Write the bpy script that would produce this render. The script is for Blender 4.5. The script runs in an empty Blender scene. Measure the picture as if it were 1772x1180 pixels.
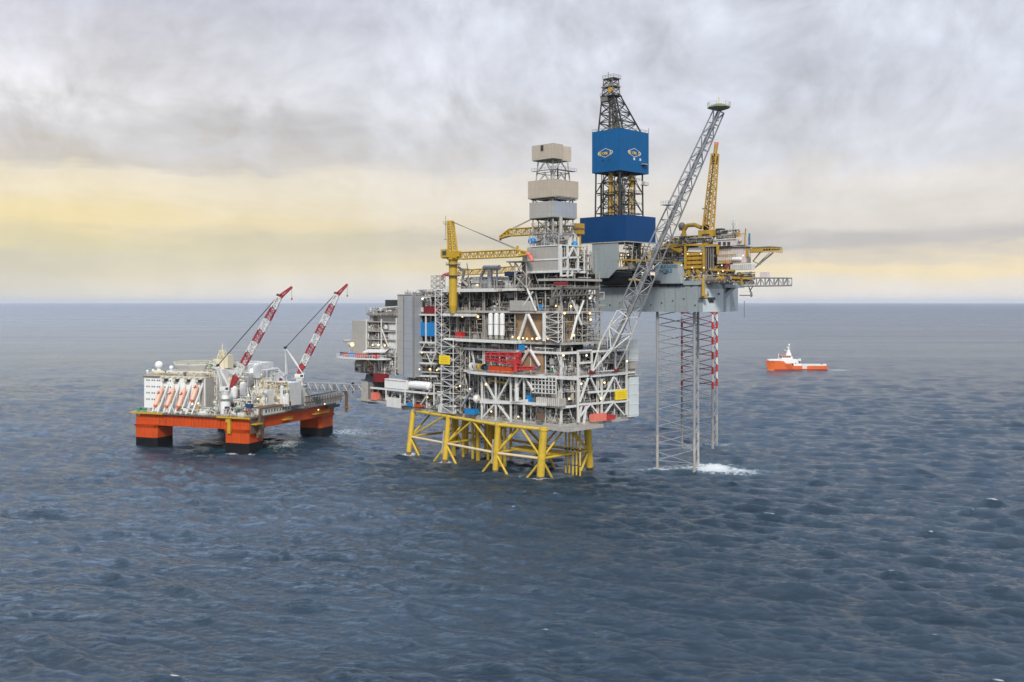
import bpy, math, random
import numpy as np
from math import radians as R, sin, cos, pi, sqrt
from mathutils import Vector, Matrix

sc = bpy.context.scene
COL = sc.collection
# ------------------------------------------------------------------ camera
F, CX, HY, CH = 1772 * 35 / 36, 886.0, 522.0, 80.0     # focal length and horizon in photo pixels, camera height in m
cam = bpy.data.cameras.new('camera'); co = bpy.data.objects.new('camera', cam); COL.objects.link(co)
cam.lens = 35; cam.sensor_width = 36; cam.shift_y = (HY - 590) / 1772
cam.clip_start = 1; cam.clip_end = 200000
co.location = (0, 0, CH); co.rotation_euler = (R(90), 0, 0)
sc.camera = co
sc.view_settings.view_transform = 'Standard'; sc.view_settings.look = 'None'
sc.view_settings.exposure = 0.0; sc.view_settings.gamma = 1.0
sc.render.engine = 'CYCLES'
sc.cycles.max_bounces = 6; sc.cycles.glossy_bounces = 3; sc.cycles.diffuse_bounces = 3
sc.cycles.transparent_max_bounces = 8; sc.cycles.volume_bounces = 0
SUN_AZ, SUN_EL = R(177), R(40)      # clockwise from +Y: high behind the camera

def lin(c):
    return tuple((v / 255 / 12.92) if v / 255 <= .04045 else ((v / 255 + .055) / 1.055) ** 2.4 for v in c) + (1,)

# ------------------------------------------------------------------ sky
w = bpy.data.worlds.new('World'); sc.world = w; w.use_nodes = True
nt = w.node_tree; N = nt.nodes; L = nt.links; N.clear()
def nd(t, **k):
    n = N.new(t)
    for a, b in k.items(): setattr(n, a, b)
    return n
def mth(op, a, b=None, c=None, clamp=False):
    n = N.new('ShaderNodeMath'); n.operation = op; n.use_clamp = clamp
    for i, v in enumerate((a, b, c)):
        if v is None: continue
        if isinstance(v, (int, float)): n.inputs[i].default_value = v
        else: L.new(v, n.inputs[i])
    return n.outputs[0]
def ramp(fac, stops, interp='EASE'):
    n = N.new('ShaderNodeValToRGB'); L.new(fac, n.inputs[0]); cr = n.color_ramp; cr.interpolation = interp
    while len(cr.elements) < len(stops): cr.elements.new(1)
    for e, (p, c) in zip(cr.elements, stops): e.position = p; e.color = c
    return n.outputs[0]
def noise(vec, sx, sy, sz, scale, detail, rough, dist=0.0, loc=(0, 0, 0)):
    m = N.new('ShaderNodeMapping'); m.inputs['Scale'].default_value = (sx, sy, sz); m.inputs['Location'].default_value = loc
    L.new(vec, m.inputs[0]); n = N.new('ShaderNodeTexNoise'); L.new(m.outputs[0], n.inputs['Vector'])
    n.inputs['Scale'].default_value = scale; n.inputs['Detail'].default_value = detail
    n.inputs['Roughness'].default_value = rough; n.inputs['Distortion'].default_value = dist
    return n.outputs[0]
def mixc(f, a, b, blend='MIX'):
    n = N.new('ShaderNodeMix'); n.data_type = 'RGBA'; n.blend_type = blend
    for s, v in ((n.inputs['Factor'], f), (n.inputs['A'], a), (n.inputs['B'], b)):
        if isinstance(v, (int, float)): s.default_value = v
        elif isinstance(v, tuple): s.default_value = v
        else: L.new(v, s)
    return n.outputs['Result']
tc = nd('ShaderNodeTexCoord'); D = tc.outputs['Generated']
sx = nd('ShaderNodeSeparateXYZ'); L.new(D, sx.inputs[0]); dx, dy, dz = sx.outputs
sky = nd('ShaderNodeTexSky', sky_type='NISHITA', sun_disc=False)
sky.sun_elevation = SUN_EL; sky.sun_rotation = SUN_AZ
wob = noise(D, 1, 1, 1, 2.0, 3, .5, 0, (9, 4, 1))
wv = nd('ShaderNodeVectorMath', operation='MULTIPLY_ADD')  # lean and curl the billows
cmb = nd('ShaderNodeCombineXYZ'); L.new(wob, cmb.inputs[0]); L.new(mth('MULTIPLY', dz, .35), cmb.inputs[1]); L.new(wob, cmb.inputs[2])
L.new(cmb.outputs[0], wv.inputs[0]); wv.inputs[1].default_value = (.35, .5, .12); L.new(D, wv.inputs[2]); W = wv.outputs[0]
streak = noise(D, 1, 1, 8, 2.4, 7, .58, .35)                # long flat bands near the horizon
wisp = noise(D, 1, 1, 5, 7.0, 6, .6, .6, (2, 5, 3))
puff = noise(W, 1, 1, 1.05, 15.0, 7, .55, .3, (3, 1, 2))     # hanging billows higher up
puff2 = noise(W, 1, 1, .95, 42.0, 5, .55, .2, (1, 6, 2))
soft = noise(D, 1, 1, 1.3, 5.0, 5, .55, .4, (7, 2, 5))
hi = mth('MULTIPLY_ADD', dz, 11.0, -1.0, True)              # 0 near the horizon, 1 above about 10 degrees
e = mth('ADD', dz, mth('MULTIPLY', mth('SUBTRACT', streak, .5), mth('MULTIPLY_ADD', hi, .03, .05)))
e = mth('ADD', e, mth('MULTIPLY', mth('SUBTRACT', wisp, .5), .035))
e = mth('ADD', e, mth('MULTIPLY', mth('SUBTRACT', puff, .5), mth('MULTIPLY', hi, .10)))
e = mth('MAXIMUM', e, mth('MULTIPLY', dz, .5))
er = mth('MULTIPLY_ADD', e, 1 / .42, .02 / .42, True)
def st(lst): return [((p + .02) / .42, lin(c)) for p, c in lst]
left = ramp(er, st([(0, (214, 209, 199)), (.014, (211, 205, 190)), (.038, (202, 196, 176)), (.056, (213, 202, 166)), (.08, (228, 210, 162)),
                    (.102, (230, 217, 187)), (.122, (224, 213, 190)), (.136, (198, 191, 182)), (.16, (198, 195, 194)), (.195, (212, 210, 212)),
                    (.3, (188, 189, 201)), (.345, (172, 187, 212)), (.4, (166, 184, 214))]))
right = ramp(er, st([(0, (221, 216, 211)), (.013, (223, 216, 205)), (.034, (229, 213, 178)), (.047, (208, 198, 182)), (.056, (186, 182, 180)),
                     (.078, (210, 204, 197)), (.11, (217, 212, 207)), (.15, (203, 204, 210)), (.22, (201, 205, 216)), (.3, (207, 211, 222)),
                     (.345, (170, 187, 216)), (.4, (164, 184, 216))]))
az = mth('MULTIPLY_ADD', mth('ADD', dx, mth('MULTIPLY', mth('SUBTRACT', soft, .5), .5)), 1.75, .72, True)
cl = mixc(az, left, right)
shade = mth('MULTIPLY_ADD', mth('ADD', mth('SUBTRACT', puff, .5), mth('MULTIPLY', mth('SUBTRACT', puff2, .5), .45)), mth('MULTIPLY_ADD', hi, .62, .16), 1.0)
shade = mth('MULTIPLY', shade, mth('MULTIPLY_ADD', mth('SUBTRACT', wisp, .5), .14, 1.0))
shade = mth('MULTIPLY', shade, mth('MULTIPLY_ADD', mth('SUBTRACT', soft, .5), .36, 1.0))
shade = mth('MULTIPLY', shade, mth('MULTIPLY_ADD', mth('MULTIPLY_ADD', dz, 1.0, -.25, True), -.12, 1.0))
# unseen upper sky ahead, brightened to light the sea, most on the left
front = mth('MULTIPLY', mth('MULTIPLY_ADD', dz, 13, -3.9, True), mth('MULTIPLY_ADD', dy, 2.5, .2, True))
shade = mth('MULTIPLY', shade, mth('MULTIPLY_ADD', front, .85, 1.17))
lobe = mth('ADD', mth('ADD', mth('MULTIPLY', dx, -.56), mth('MULTIPLY', dy, .71)), mth('MULTIPLY', dz, .43))
shade = mth('MULTIPLY', shade, mth('MULTIPLY_ADD', mth('MULTIPLY', mth('MULTIPLY_ADD', lobe, 3.2, -2.2, True), mth('MULTIPLY_ADD', dz, 13, -3.9, True)), 2.0, 1.0))
# unseen sky overhead, darkened to deepen contrast on the sea and structures
shade = mth('MULTIPLY', shade, mth('MULTIPLY_ADD', mth('MULTIPLY_ADD', dz, 3.3, -1.4, True), -.42, 1.0))
# unseen sky behind and above the camera, brightened to light the front faces
shade = mth('MULTIPLY', shade, mth('MULTIPLY_ADD', mth('MULTIPLY_ADD', dy, -.9, mth('MULTIPLY', dz, .35), True), .55, 1.0))
vm = nd('ShaderNodeVectorMath', operation='SCALE'); L.new(cl, vm.inputs[0]); L.new(mth('MULTIPLY', shade, 10.0), vm.inputs['Scale'])
out = mixc(.95, sky.outputs[0], vm.outputs[0])
bg = nd('ShaderNodeBackground'); bg.inputs[1].default_value = .1; L.new(out, bg.inputs[0])
wo = nd('ShaderNodeOutputWorld'); L.new(bg.outputs[0], wo.inputs[0])
# ------------------------------------------------------------------ sun behind cloud
sl = bpy.data.lights.new('sun', 'SUN'); so = bpy.data.objects.new('sun', sl); COL.objects.link(so)
sl.energy = 3.3; sl.angle = R(11); sl.color = (1, .95, .86)
sd = Vector((sin(SUN_AZ) * cos(SUN_EL), cos(SUN_AZ) * cos(SUN_EL), sin(SUN_EL)))
so.rotation_euler = (-sd).to_track_quat('-Z', 'Y').to_euler(); so.location = (0, -50, 300)

# ------------------------------------------------------------------ materials
MATS = {}
def mat(name, col, rough=.55, var=.14, scale=.25, rust=0.0, seams=0.0, metal=0.0, rustcol=(.16, .07, .03), corr=0.0):
    """paint or metal: uneven colour, optional rust runs, optional panel seams and ribs"""
    global N, L
    m = bpy.data.materials.new(name); m.use_nodes = True; N = m.node_tree.nodes; L = m.node_tree.links
    b = N['Principled BSDF']; b.inputs['Roughness'].default_value = rough; b.inputs['Metallic'].default_value = metal
    t = N.new('ShaderNodeTexCoord').outputs['Object']
    n1 = noise(t, 1, 1, 1, scale, 5, .6)
    if max(col) < .06 or name in ('rig blue', 'deep blue', 'jacket yellow', 'orange'): b.inputs['Specular IOR Level'].default_value = .2
    c = mixc(n1, tuple(max(0, v * (1 - var * 1.6)) for v in col) + (1,), tuple(min(1, v * (1 + var)) for v in col) + (1,))
    if rust:
        n2 = noise(t, 1.2, 1.2, .14, .9, 6, .65, .2)
        f = mth('MULTIPLY', mth('MULTIPLY_ADD', n2, 5.0, -2.65, True), rust)
        c = mixc(f, c, rustcol + (1,))
    if seams or corr:
        s = N.new('ShaderNodeSeparateXYZ'); L.new(t, s.inputs[0])
        xy = mth('ADD', s.outputs[0], s.outputs[1])
    if seams:
        a = mth('LESS_THAN', mth('FRACT', mth('MULTIPLY', xy, 1 / 2.6)), .05)
        d = mth('LESS_THAN', mth('FRACT', mth('MULTIPLY', s.outputs[2], 1 / 3.7)), .03)
        c = mixc(mth('MULTIPLY', mth('MAXIMUM', a, d), seams), c, tuple(v * .45 for v in col) + (1,))
    if corr:
        bm = N.new('ShaderNodeBump'); bm.inputs['Strength'].default_value = corr; bm.inputs['Distance'].default_value = .25
        L.new(mth('SINE', mth('MULTIPLY', xy, 2 * pi / .9)), bm.inputs['Height']); L.new(bm.outputs[0], b.inputs['Normal'])
    L.new(c, b.inputs['Base Color']); MATS[name] = m
    return m
mat('white', (.7, .7, .67), .5, .14, .4, .4)
mat('white clean', (.8, .8, .78), .45, .06, .3, .12)
mat('light grey', (.43, .41, .37), .55, .25, .5, .45)
mat('grey', (.185, .17, .15), .55, .25, .5, .2)
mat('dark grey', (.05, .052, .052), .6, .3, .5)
mat('black', (.008, .0085, .01), .6, .3, .4)
mat('galvanised', (.33, .34, .35), .45, .15, .3, .1, 0, .2)
mat('cladding', (.43, .41, .37), .5, .1, .2, .12, .35, .15, corr=.22)
mat('silver cladding', (.40, .43, .47), .42, .12, .15, .08, .4, .3, corr=.22)
mat('tan cladding', (.50, .43, .335), .5, .1, .2, .12, .4, .1, corr=.22)
mat('brown wall', (.36, .23, .12), .7, .18, .15, .2, .3)
mat('yellow', (.52, .33, .025), .5, .16, .3, .35, rustcol=(.22, .11, .02))
mat('jacket yellow', (.66, .455, .055), .5, .16, .25, .7, rustcol=(.30, .15, .02))
mat('weathered lit yellow', (.72, .58, .36), .6, .15, .4, .4, rustcol=(.4, .25, .06))
mat('rig yellow', (.50, .30, .035), .5, .25, .4, .5, rustcol=(.14, .07, .02))
mat('sign yellow', (.85, .62, .01), .45, .05, .4)
mat('sign ochre', (.68, .46, .02), .5, .05, .4)
mat('rig blue', (.002, .10, .27), .5, .16, .12, .06, .28, corr=.22)
mat('deep blue', (.002, .05, .17), .5, .16, .12, .06, .22, corr=.22)
mat('sky blue', (.01, .22, .55), .45, .1, .3)
mat('navy', (.015, .05, .14), .5, .2, .4)
mat('hull grey', (.31, .36, .375), .5, .14, .08, .35, .3)
mat('pale hull', (.58, .64, .65), .5, .07, .08, .18, .12)
mat('orange', (.56, .078, .014), .45, .18, .15, .7, .25, rustcol=(.16, .03, .012))
mat('ship orange', (.68, .13, .018), .45, .1, .1, .3)
mat('pale orange', (.78, .42, .3), .4, .1, .4)
mat('lifeboat orange', (.7, .16, .06), .4, .1, .4)
mat('boom red', (.36, .035, .04), .5, .2, .4, .2)
mat('red', (.5, .03, .03), .5, .2, .4)
mat('dark red', (.22, .015, .02), .55, .2, .4)
mat('salmon', (.75, .2, .14), .5, .15, .4)
mat('green', (.02, .2, .1), .5, .2, .4)
mat('teal paint', (.02, .16, .24), .5, .1, .4)
mat('cream', (.66, .6, .42), .5, .15, .4, .3)
mat('gold', (.75, .5, .08), .5, .05, .4)
mat('pale outline', (.6, .58, .62), .5, .05, .4)
mat('pink white', (.66, .58, .55), .5, .1, .3, .2, .2)
mat('window', (.03, .05, .07), .12, .2, .4)
mat('cable', (.06, .06, .065), .5, .1, .4)
mat('deck', (.12, .118, .11), .7, .25, .3, .3)
mat('green deck', (.22, .25, .14), .7, .2, .3, .2)
mat('rusty brown', (.17, .11, .07), .7, .3, .4, .4)
def glow(name, col, s):
    m = bpy.data.materials.new(name); m.use_nodes = True; b = m.node_tree.nodes['Principled BSDF']
    b.inputs['Base Color'].default_value = (.8, .7, .5, 1); b.inputs['Emission Color'].default_value = col + (1,)
    b.inputs['Emission Strength'].default_value = s; MATS[name] = m
glow('amber lamp', (1, .55, .12), 2.4); glow('warm lamp', (1, .8, .5), 1.6)

# ------------------------------------------------------------------ builders
def tag(o, label=None, cat=None, group=None, kind=None):
    for k, v in (('label', label), ('category', cat), ('group', group), ('kind', kind)):
        if v: o[k] = v
    return o
def thing(name, loc, deg, label, cat, group=None):
    o = bpy.data.objects.new(name, None); COL.objects.link(o); o.empty_display_size = 5
    o.location = loc; o.rotation_euler = (0, 0, R(deg)); return tag(o, label, cat, group)
ONE_PIECE = ('pipework', 'window', 'faded_lettering', 'name_lettering', 'emblem', 'hull', 'board')
class MB:
    def __init__(s): s.v = []; s.f = []; s.m = []; s.mats = []; s.cur = 0; s.isl = []
    def use(s, name):
        if name not in s.mats: s.mats.append(name)
        s.cur = s.mats.index(name); return s
    def add(s, vs, fs):
        b = len(s.v); s.v += [tuple(p) for p in vs]; s.isl.append((b, len(s.v), len(s.f), len(s.f) + len(fs)))
        for f in fs: s.f.append(tuple(i + b for i in f)); s.m.append(s.cur)
        return s
    def box(s, x0, x1, y0, y1, z0, z1):
        return s.prism([(x0, y0), (x1, y0), (x1, y1), (x0, y1)], z0, z1)
    def prism(s, poly, z0, z1, top=None):
        n = len(poly); t = top or poly
        return s.add([(x, y, z0) for x, y in poly] + [(x, y, z1) for x, y in t],
                     [tuple(range(n - 1, -1, -1)), tuple(range(n, 2 * n))] + [(i, (i + 1) % n, n + (i + 1) % n, n + i) for i in range(n)])
    def slab(s, pts, nrm):
        """closed polygon of 3-D points given a thickness along nrm"""
        n = len(pts); q = [tuple(a + b for a, b in zip(p, nrm)) for p in pts]
        return s.add(list(pts) + q, [tuple(range(n - 1, -1, -1)), tuple(range(n, 2 * n))] + [(i, (i + 1) % n, n + (i + 1) % n, n + i) for i in range(n)])
    def bar(s, p, q, r, n=6, r2=None):
        p = Vector(p); q = Vector(q); d = q - p
        if d.length < 1e-4: return s
        r2 = r if r2 is None else r2
        d.normalize(); a = d.cross(Vector((0, 0, 1)) if abs(d.z) < .98 else Vector((1, 0, 0))).normalized(); b = d.cross(a)
        off = pi / 4 if n == 4 else 0; k = 1.41421 if n == 4 else 1
        vs = []
        for c, rr in ((p, r), (q, r2)):
            for i in range(n):
                t = 2 * pi * i / n + off; vs.append(c + (a * cos(t) + b * sin(t)) * rr * k)
        return s.add(vs, [tuple(range(n - 1, -1, -1)), tuple(range(n, 2 * n))] + [(i, (i + 1) % n, n + (i + 1) % n, n + i) for i in range(n)])
    def path(s, pts, r, n=6):
        for a, b in zip(pts, pts[1:]): s.bar(a, b, r, n)
        return s
    def sph(s, c, r, nu=10, nv=7, sz=1.0):
        vs = [(c[0], c[1], c[2] - r * sz)]
        for j in range(1, nv):
            t = pi * j / nv
            vs += [(c[0] + r * sin(t) * cos(2 * pi * i / nu), c[1] + r * sin(t) * sin(2 * pi * i / nu), c[2] - r * sz * cos(t)) for i in range(nu)]
        vs.append((c[0], c[1], c[2] + r * sz)); T = len(vs) - 1
        fs = [(0, 1 + (i + 1) % nu, 1 + i) for i in range(nu)]
        for j in range(nv - 2):
            a = 1 + j * nu; fs += [(a + i, a + (i + 1) % nu, a + nu + (i + 1) % nu, a + nu + i) for i in range(nu)]
        a = 1 + (nv - 2) * nu; fs += [(a + i, a + (i + 1) % nu, T) for i in range(nu)]
        return s.add(vs, fs)
    def vessel(s, p, q, r, n=12):
        """pressure vessel: barrel with dished ends"""
        p = Vector(p); q = Vector(q); d = (q - p).normalized()
        s.bar(p, q, r, n); s.bar(q, q + d * r * .45, r * .96, n, r * .45); s.bar(p, p - d * r * .45, r * .96, n, r * .45)
        return s
    def rail(s, p, q, h=1.2, step=3.0, r=.07):
        p = Vector(p); q = Vector(q); n = max(1, int((q - p).length / step)); up = Vector((0, 0, h))
        s.bar(p + up, q + up, r, 4); s.bar(p + up * .5, q + up * .5, r * .7, 4)
        for i in range(n + 1): s.bar(p.lerp(q, i / n), p.lerp(q, i / n) + up, r * .8, 4)
        return s
    def lattice(s, A, B, n, rc, rb, style='z', sides=None, taper=1.0):
        """A, B: matching rings of chord ends; n bays of bracing"""
        A = [Vector(a) for a in A]; B = [Vector(b) for b in B]; m = len(A)
        ring = lambda t: [a.lerp(b, t) for a, b in zip(A, B)]
        for a, b in zip(A, B): s.bar(a, b, rc, 6, rc * taper)
        for k in range(n):
            r0, r1 = ring(k / n), ring((k + 1) / n)
            for i in (sides if sides is not None else range(m)):
                j = (i + 1) % m
                if style == 'x': s.bar(r0[i], r1[j], rb, 5); s.bar(r0[j], r1[i], rb, 5); s.bar(r1[i], r1[j], rb, 5)
                elif style == 'k':
                    mid = (r1[i] + r1[j]) / 2; s.bar(r0[i], mid, rb, 5); s.bar(r0[j], mid, rb, 5); s.bar(r1[i], r1[j], rb, 5)
                elif style == 'zz':
                    (s.bar(r0[i], r1[j], rb, 5) if k % 2 else s.bar(r0[j], r1[i], rb, 5))
                else:
                    (s.bar(r0[i], r1[j], rb, 5) if (k + i) % 2 else s.bar(r0[j], r1[i], rb, 5)); s.bar(r1[i], r1[j], rb, 5)
        return s
    def pieces(s):
        """groups of islands that stand well apart from each other"""
        k = len(s.isl)
        if k < 2 or k > 900: return None
        V = np.array(s.v); lo = np.array([V[a:b].min(0) for a, b, _, _ in s.isl]); hi = np.array([V[a:b].max(0) for a, b, _, _ in s.isl])
        size = (hi - lo).max(1); gap = np.maximum(0, np.maximum(lo[:, None] - hi[None], lo[None] - hi[:, None]))
        near = np.sqrt((gap ** 2).sum(2)) <= np.maximum(.02, .45 * np.maximum(size[:, None], size[None]))
        lab = np.arange(k)
        while True:
            new = np.where(near, lab[None], k).min(1)
            if (new == lab).all(): break
            lab = new
        return [np.nonzero(lab == u)[0] for u in np.unique(lab)]
    def build(s, name, parent=None, material=None, label=None, smooth=False):
        if not s.f: return None
        g = s.pieces() if name not in ONE_PIECE else None
        if g and len(g) > 1:                             # each piece that stands apart is a part of its own
            o = None
            for idx in sorted(g, key=lambda i: -len(i)):
                q = MB(); q.mats = list(s.mats)
                for i in idx:
                    a, b, c, d = s.isl[i]; off = len(q.v) - a; q.v += s.v[a:b]; q.f += [tuple(x + off for x in f) for f in s.f[c:d]]; q.m += s.m[c:d]
                r = q.build_one(name, parent, material, label, smooth); o = o or r
            return o
        return s.build_one(name, parent, material, label, smooth)
    def build_one(s, name, parent=None, material=None, label=None, smooth=False):
        me = bpy.data.meshes.new(name); me.from_pydata(s.v, [], s.f)
        names = s.mats or [material]
        if s.mats:
            used = sorted(set(s.m)); names = [s.mats[i] for i in used]; s.m = [used.index(i) for i in s.m]
        for m_ in names: me.materials.append(MATS[m_])
        if s.mats: me.polygons.foreach_set('material_index', s.m)
        if smooth: me.polygons.foreach_set('use_smooth', [True] * len(s.f))
        me.update(); o = bpy.data.objects.new(name, me); COL.objects.link(o)
        if parent: o.parent = parent
        if label: o['label'] = label
        return o
class Frame:
    """a thing's own axes; hit() finds where a line of sight meets one of its planes"""
    def __init__(s, ox, oy, deg): s.o = (ox, oy); s.deg = deg; s.c, s.s = cos(R(deg)), sin(R(deg))
    def loc(s, X, Y): X -= s.o[0]; Y -= s.o[1]; return (X * s.c + Y * s.s, -X * s.s + Y * s.c)
    def hit(s, px, py, ax, val):
        ox, oy = s.loc(0, 0); ax_, ay_ = (px - CX) / F, 1.0
        d = (ax_ * s.c + ay_ * s.s, -ax_ * s.s + ay_ * s.c, (HY - py) / F); o = (ox, oy, CH); i = 'xyz'.index(ax)
        t = (val - o[i]) / d[i]; return tuple(o[k] + d[k] * t for k in range(3))
def text(body, size, parent, origin, xd, mname, name='lettering', depth=.12, sx=1.0):
    cu = bpy.data.curves.new('t', 'FONT'); cu.body = body; cu.size = size; cu.extrude = depth; cu.align_x = 'CENTER'; cu.align_y = 'CENTER'
    cu.offset = size * .02
    tmp = bpy.data.objects.new('t', cu); COL.objects.link(tmp); bpy.context.view_layer.update()
    me = bpy.data.meshes.new_from_object(tmp.evaluated_get(bpy.context.evaluated_depsgraph_get()))
    bpy.data.objects.remove(tmp)
    x = Vector(xd).normalized(); z = Vector((0, 0, 1)); n = x.cross(z)
    me.transform(Matrix(((x.x * sx, z.x, n.x, origin[0]), (x.y * sx, z.y, n.y, origin[1]), (x.z * sx, z.z, n.z, origin[2]), (0, 0, 0, 1))))
    me.materials.clear(); me.materials.append(MATS[mname]); me.name = name
    o = bpy.data.objects.new(name, me); COL.objects.link(o); o.parent = parent; return o
def pick(rng, table):
    t = sum(w_ for _, w_ in table); r = rng.random() * t
    for n_, w_ in table:
        r -= w_
        if r <= 0: return n_
    return table[-1][0]
STEEL = [('white', 4), ('light grey', 5), ('galvanised', 3), ('grey', 5), ('dark grey', 4), ('tan cladding', .8), ('rusty brown', .3)]
STEEL_UP = [('light grey', 4), ('grey', 5), ('galvanised', 3), ('dark grey', 5), ('tan cladding', 1.5), ('white', .8), ('rusty brown', .6)]
KIT_UP = [('light grey', 3), ('grey', 5), ('dark grey', 5), ('tan cladding', 1.5), ('rusty brown', 1), ('white', .8), ('sky blue', .15), ('yellow', .2), ('dark red', .2)]
KIT = [('white', 2.5), ('light grey', 4), ('grey', 4), ('dark grey', 3), ('tan cladding', 1), ('rusty brown', .6), ('red', .22), ('sky blue', .2), ('green', .18), ('yellow', .25)]
def clutter(parent, rng, x0, x1, y0, y1, z0, z1, steel=STEEL, kit=KIT, dens=1.0, axis='x', cols=True, rail=True, names=('pipework', 'equipment')):
    """process plant packed into one bay of a deck: pipes, trays, valves, skids and vessels. axis = the direction its open side runs"""
    sw = (lambda a, b, c: (a, b, c)) if axis == 'x' else (lambda a, b, c: (b, a, c))
    if axis == 'y': a0, a1, b0, b1 = y0, y1, x1, x0       # b0 is the open side
    else: a0, a1, b0, b1 = x0, x1, y0, y1
    Ln, H = a1 - a0, z1 - z0; dB = b1 - b0
    U = rng.uniform
    bb = lambda lo=.03, hi=.8: b0 + dB * U(lo, hi)
    p = MB()
    for _ in range(int(Ln * H * .075 * dens) + 2):       # runs along the deck
        c = U(a0, a1 - Ln * .25); d = min(a1, c + U(.2, .8) * Ln); z = z0 + H * U(.15, .97); b = bb(); r = U(.07, .34)
        p.use(pick(rng, steel)).bar(sw(c, b, z), sw(d, b, z), r)
        if rng.random() < .6: p.bar(sw(d, b, z), sw(d, b, max(z0, z - U(.1, .7) * H)), r)
        if rng.random() < .4: p.bar(sw(c, b, z), sw(c, b, min(z1, z + U(.1, .6) * H)), r)
        if rng.random() < .5: m = (c + d) / 2; p.bar(sw(m - .25, b, z), sw(m + .25, b, z), r * 1.8)
    for _ in range(int(Ln * .38 * dens) + 1):             # risers
        a = U(a0, a1); b = bb(0.03, .6); r = U(.06, .3)
        p.use(pick(rng, steel)).bar(sw(a, b, z0), sw(a, b, z0 + H * U(.45, .99)), r)
    for _ in range(int(Ln * .12 * dens) + 1):            # braces
        a = U(a0, a1 - 3); b = bb(.02, .3); p.use('white' if z0 < 60 else 'light grey').bar(sw(a, b, z0), sw(a + U(2, 4) * (1 if rng.random() < .5 else -1), b, z1), .16, 4)
    for _ in range(int(Ln * .1 * dens)):                 # cable trays
        z = z0 + H * U(.5, .95); c = U(a0, a1 - 4); b = bb(.05, .5); q = sw(c, b, z); t = sw(min(a1, c + U(4, 14)), b + .8 * (1 if dB > 0 else -1), z + .25)
        p.use('galvanised').box(min(q[0], t[0]), max(q[0], t[0]), min(q[1], t[1]), max(q[1], t[1]), q[2], t[2])
    if cols:
        n = max(1, round(Ln / 10))
        for i in range(n + 1):
            a = a0 + .3 + (Ln - .6) * i / n; p.use('white' if z0 < 60 else 'light grey').bar(sw(a, b0 + dB * .015, z0), sw(a, b0 + dB * .015, z1), .2, 4)
    if rail: p.use('light grey').rail(sw(a0, b0 + dB * .01, z0), sw(a1, b0 + dB * .01, z0), 1.2, 2.4)
    for _ in range(int(Ln * H * .10 * dens) + 3):        # conduits, hangers, ladders, short spools
        a = U(a0, a1 - 1.5); b = bb(.01, .45); z = z0 + H * U(.03, .95); r = U(.05, .13); p.use(pick(rng, steel)); t_ = rng.random()
        if t_ < .4: p.bar(sw(a, b, z), sw(min(a1, a + U(1, 5)), b, z), r, 4)
        elif t_ < .75: p.bar(sw(a, b, z), sw(a, b, min(z1, z + U(1, 4))), r, 4)
        else: p.bar(sw(a, b, z), sw(min(a1, a + U(.8, 2.5)), b, min(z1, z + U(.8, 2.5))), r, 4)
    if H > 6:                                            # short mezzanines with rails
        for _ in range(int(Ln / 6 * H / 10) + 1):
            a = U(a0, a1 - 5); l = U(3.5, 8); b = bb(.02, .3); z = z0 + H * U(.25, .75); c_ = min(a1, a + l); q = sw(a, b, z); t = sw(c_, b + 1.6 * (1 if dB > 0 else -1), z + .2)
            p.use(pick(rng, steel)).box(min(q[0], t[0]), max(q[0], t[0]), min(q[1], t[1]), max(q[1], t[1]), q[2], t[2]); p.rail(sw(a, b, z + .2), sw(c_, b, z + .2), 1.1, 1.5, .06)
    for _ in range(int(Ln * .85 * dens * max(1, H / 8)) + 1):
        w_ = U(.6, 2.8); d = U(.6, 2.5); h = min(H * .8, U(.7, 3.2)); a = U(a0, a1 - w_); b = bb(.06, .7); zz = z0 if rng.random() < .6 else z0 + U(.1, .6) * H
        q = sw(a, b, zz); t = sw(a + w_, b + d * (1 if dB > 0 else -1), min(z1, zz + h))
        k = MB().use(pick(rng, kit)).box(min(q[0], t[0]), max(q[0], t[0]), min(q[1], t[1]), max(q[1], t[1]), q[2], t[2])
        if d > 1: k.use('galvanised').box(min(q[0], t[0]) - .08, max(q[0], t[0]) + .08, min(q[1], t[1]) - .08, max(q[1], t[1]) + .08, q[2] - .12, q[2] - .005)
        PLANT.append((parent, names[1], w_ * h, k))
    for _ in range(int(Ln * .16 * dens) + (rng.random() < .5)):
        r = U(.5, 1.2); k = MB().use(pick(rng, steel)); b = bb(.12, .5); z = z0 + r + U(.3, max(.4, H - 2 * r - .5))
        if rng.random() < .6: a = U(a0 + r, a1 - 5); k.vessel(sw(a, b, z), sw(min(a + U(2.5, 6), a1 - r), b, z), r)
        else: a = U(a0, a1); k.vessel(sw(a, b, z0 + r), sw(a, b, z0 + max(1.5 * r, U(.3, .8) * H)), r)
        PLANT.append((parent, 'process_vessel', r, k))
    for _ in range(int(Ln * .8 * dens)):                 # valve wheels and small fittings on the pipes
        a = U(a0, a1); b = bb(.02, .3); z = z0 + H * U(.1, .9); r = U(.2, .5); p.use(pick(rng, kit)).sph(sw(a, b, z), r, 6, 4)
    p.build(names[0], parent)
PLANT = []
def build_plant():
    """of each kind of plant on each thing the 95 largest are parts of their own, the small remainder is one object"""
    kinds = {}
    for par, nm, sz, k in PLANT: kinds.setdefault((par.name, nm), []).append((sz, len(kinds), k, par))
    for (_, nm), lst in kinds.items():
        lst.sort(key=lambda q: -q[0])
        for sz, _, k, par in lst[:95]: k.build_one(nm, par)
        m = MB()
        for sz, _, k, par in lst[95:]:
            for (a, b, c, d) in k.isl: m.use(k.mats[k.m[c]]).add(k.v[a:b], [tuple(x - a for x in f) for f in k.f[c:d]])
        if m.f: tag(m.build_one(nm, par), kind='stuff')

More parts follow.
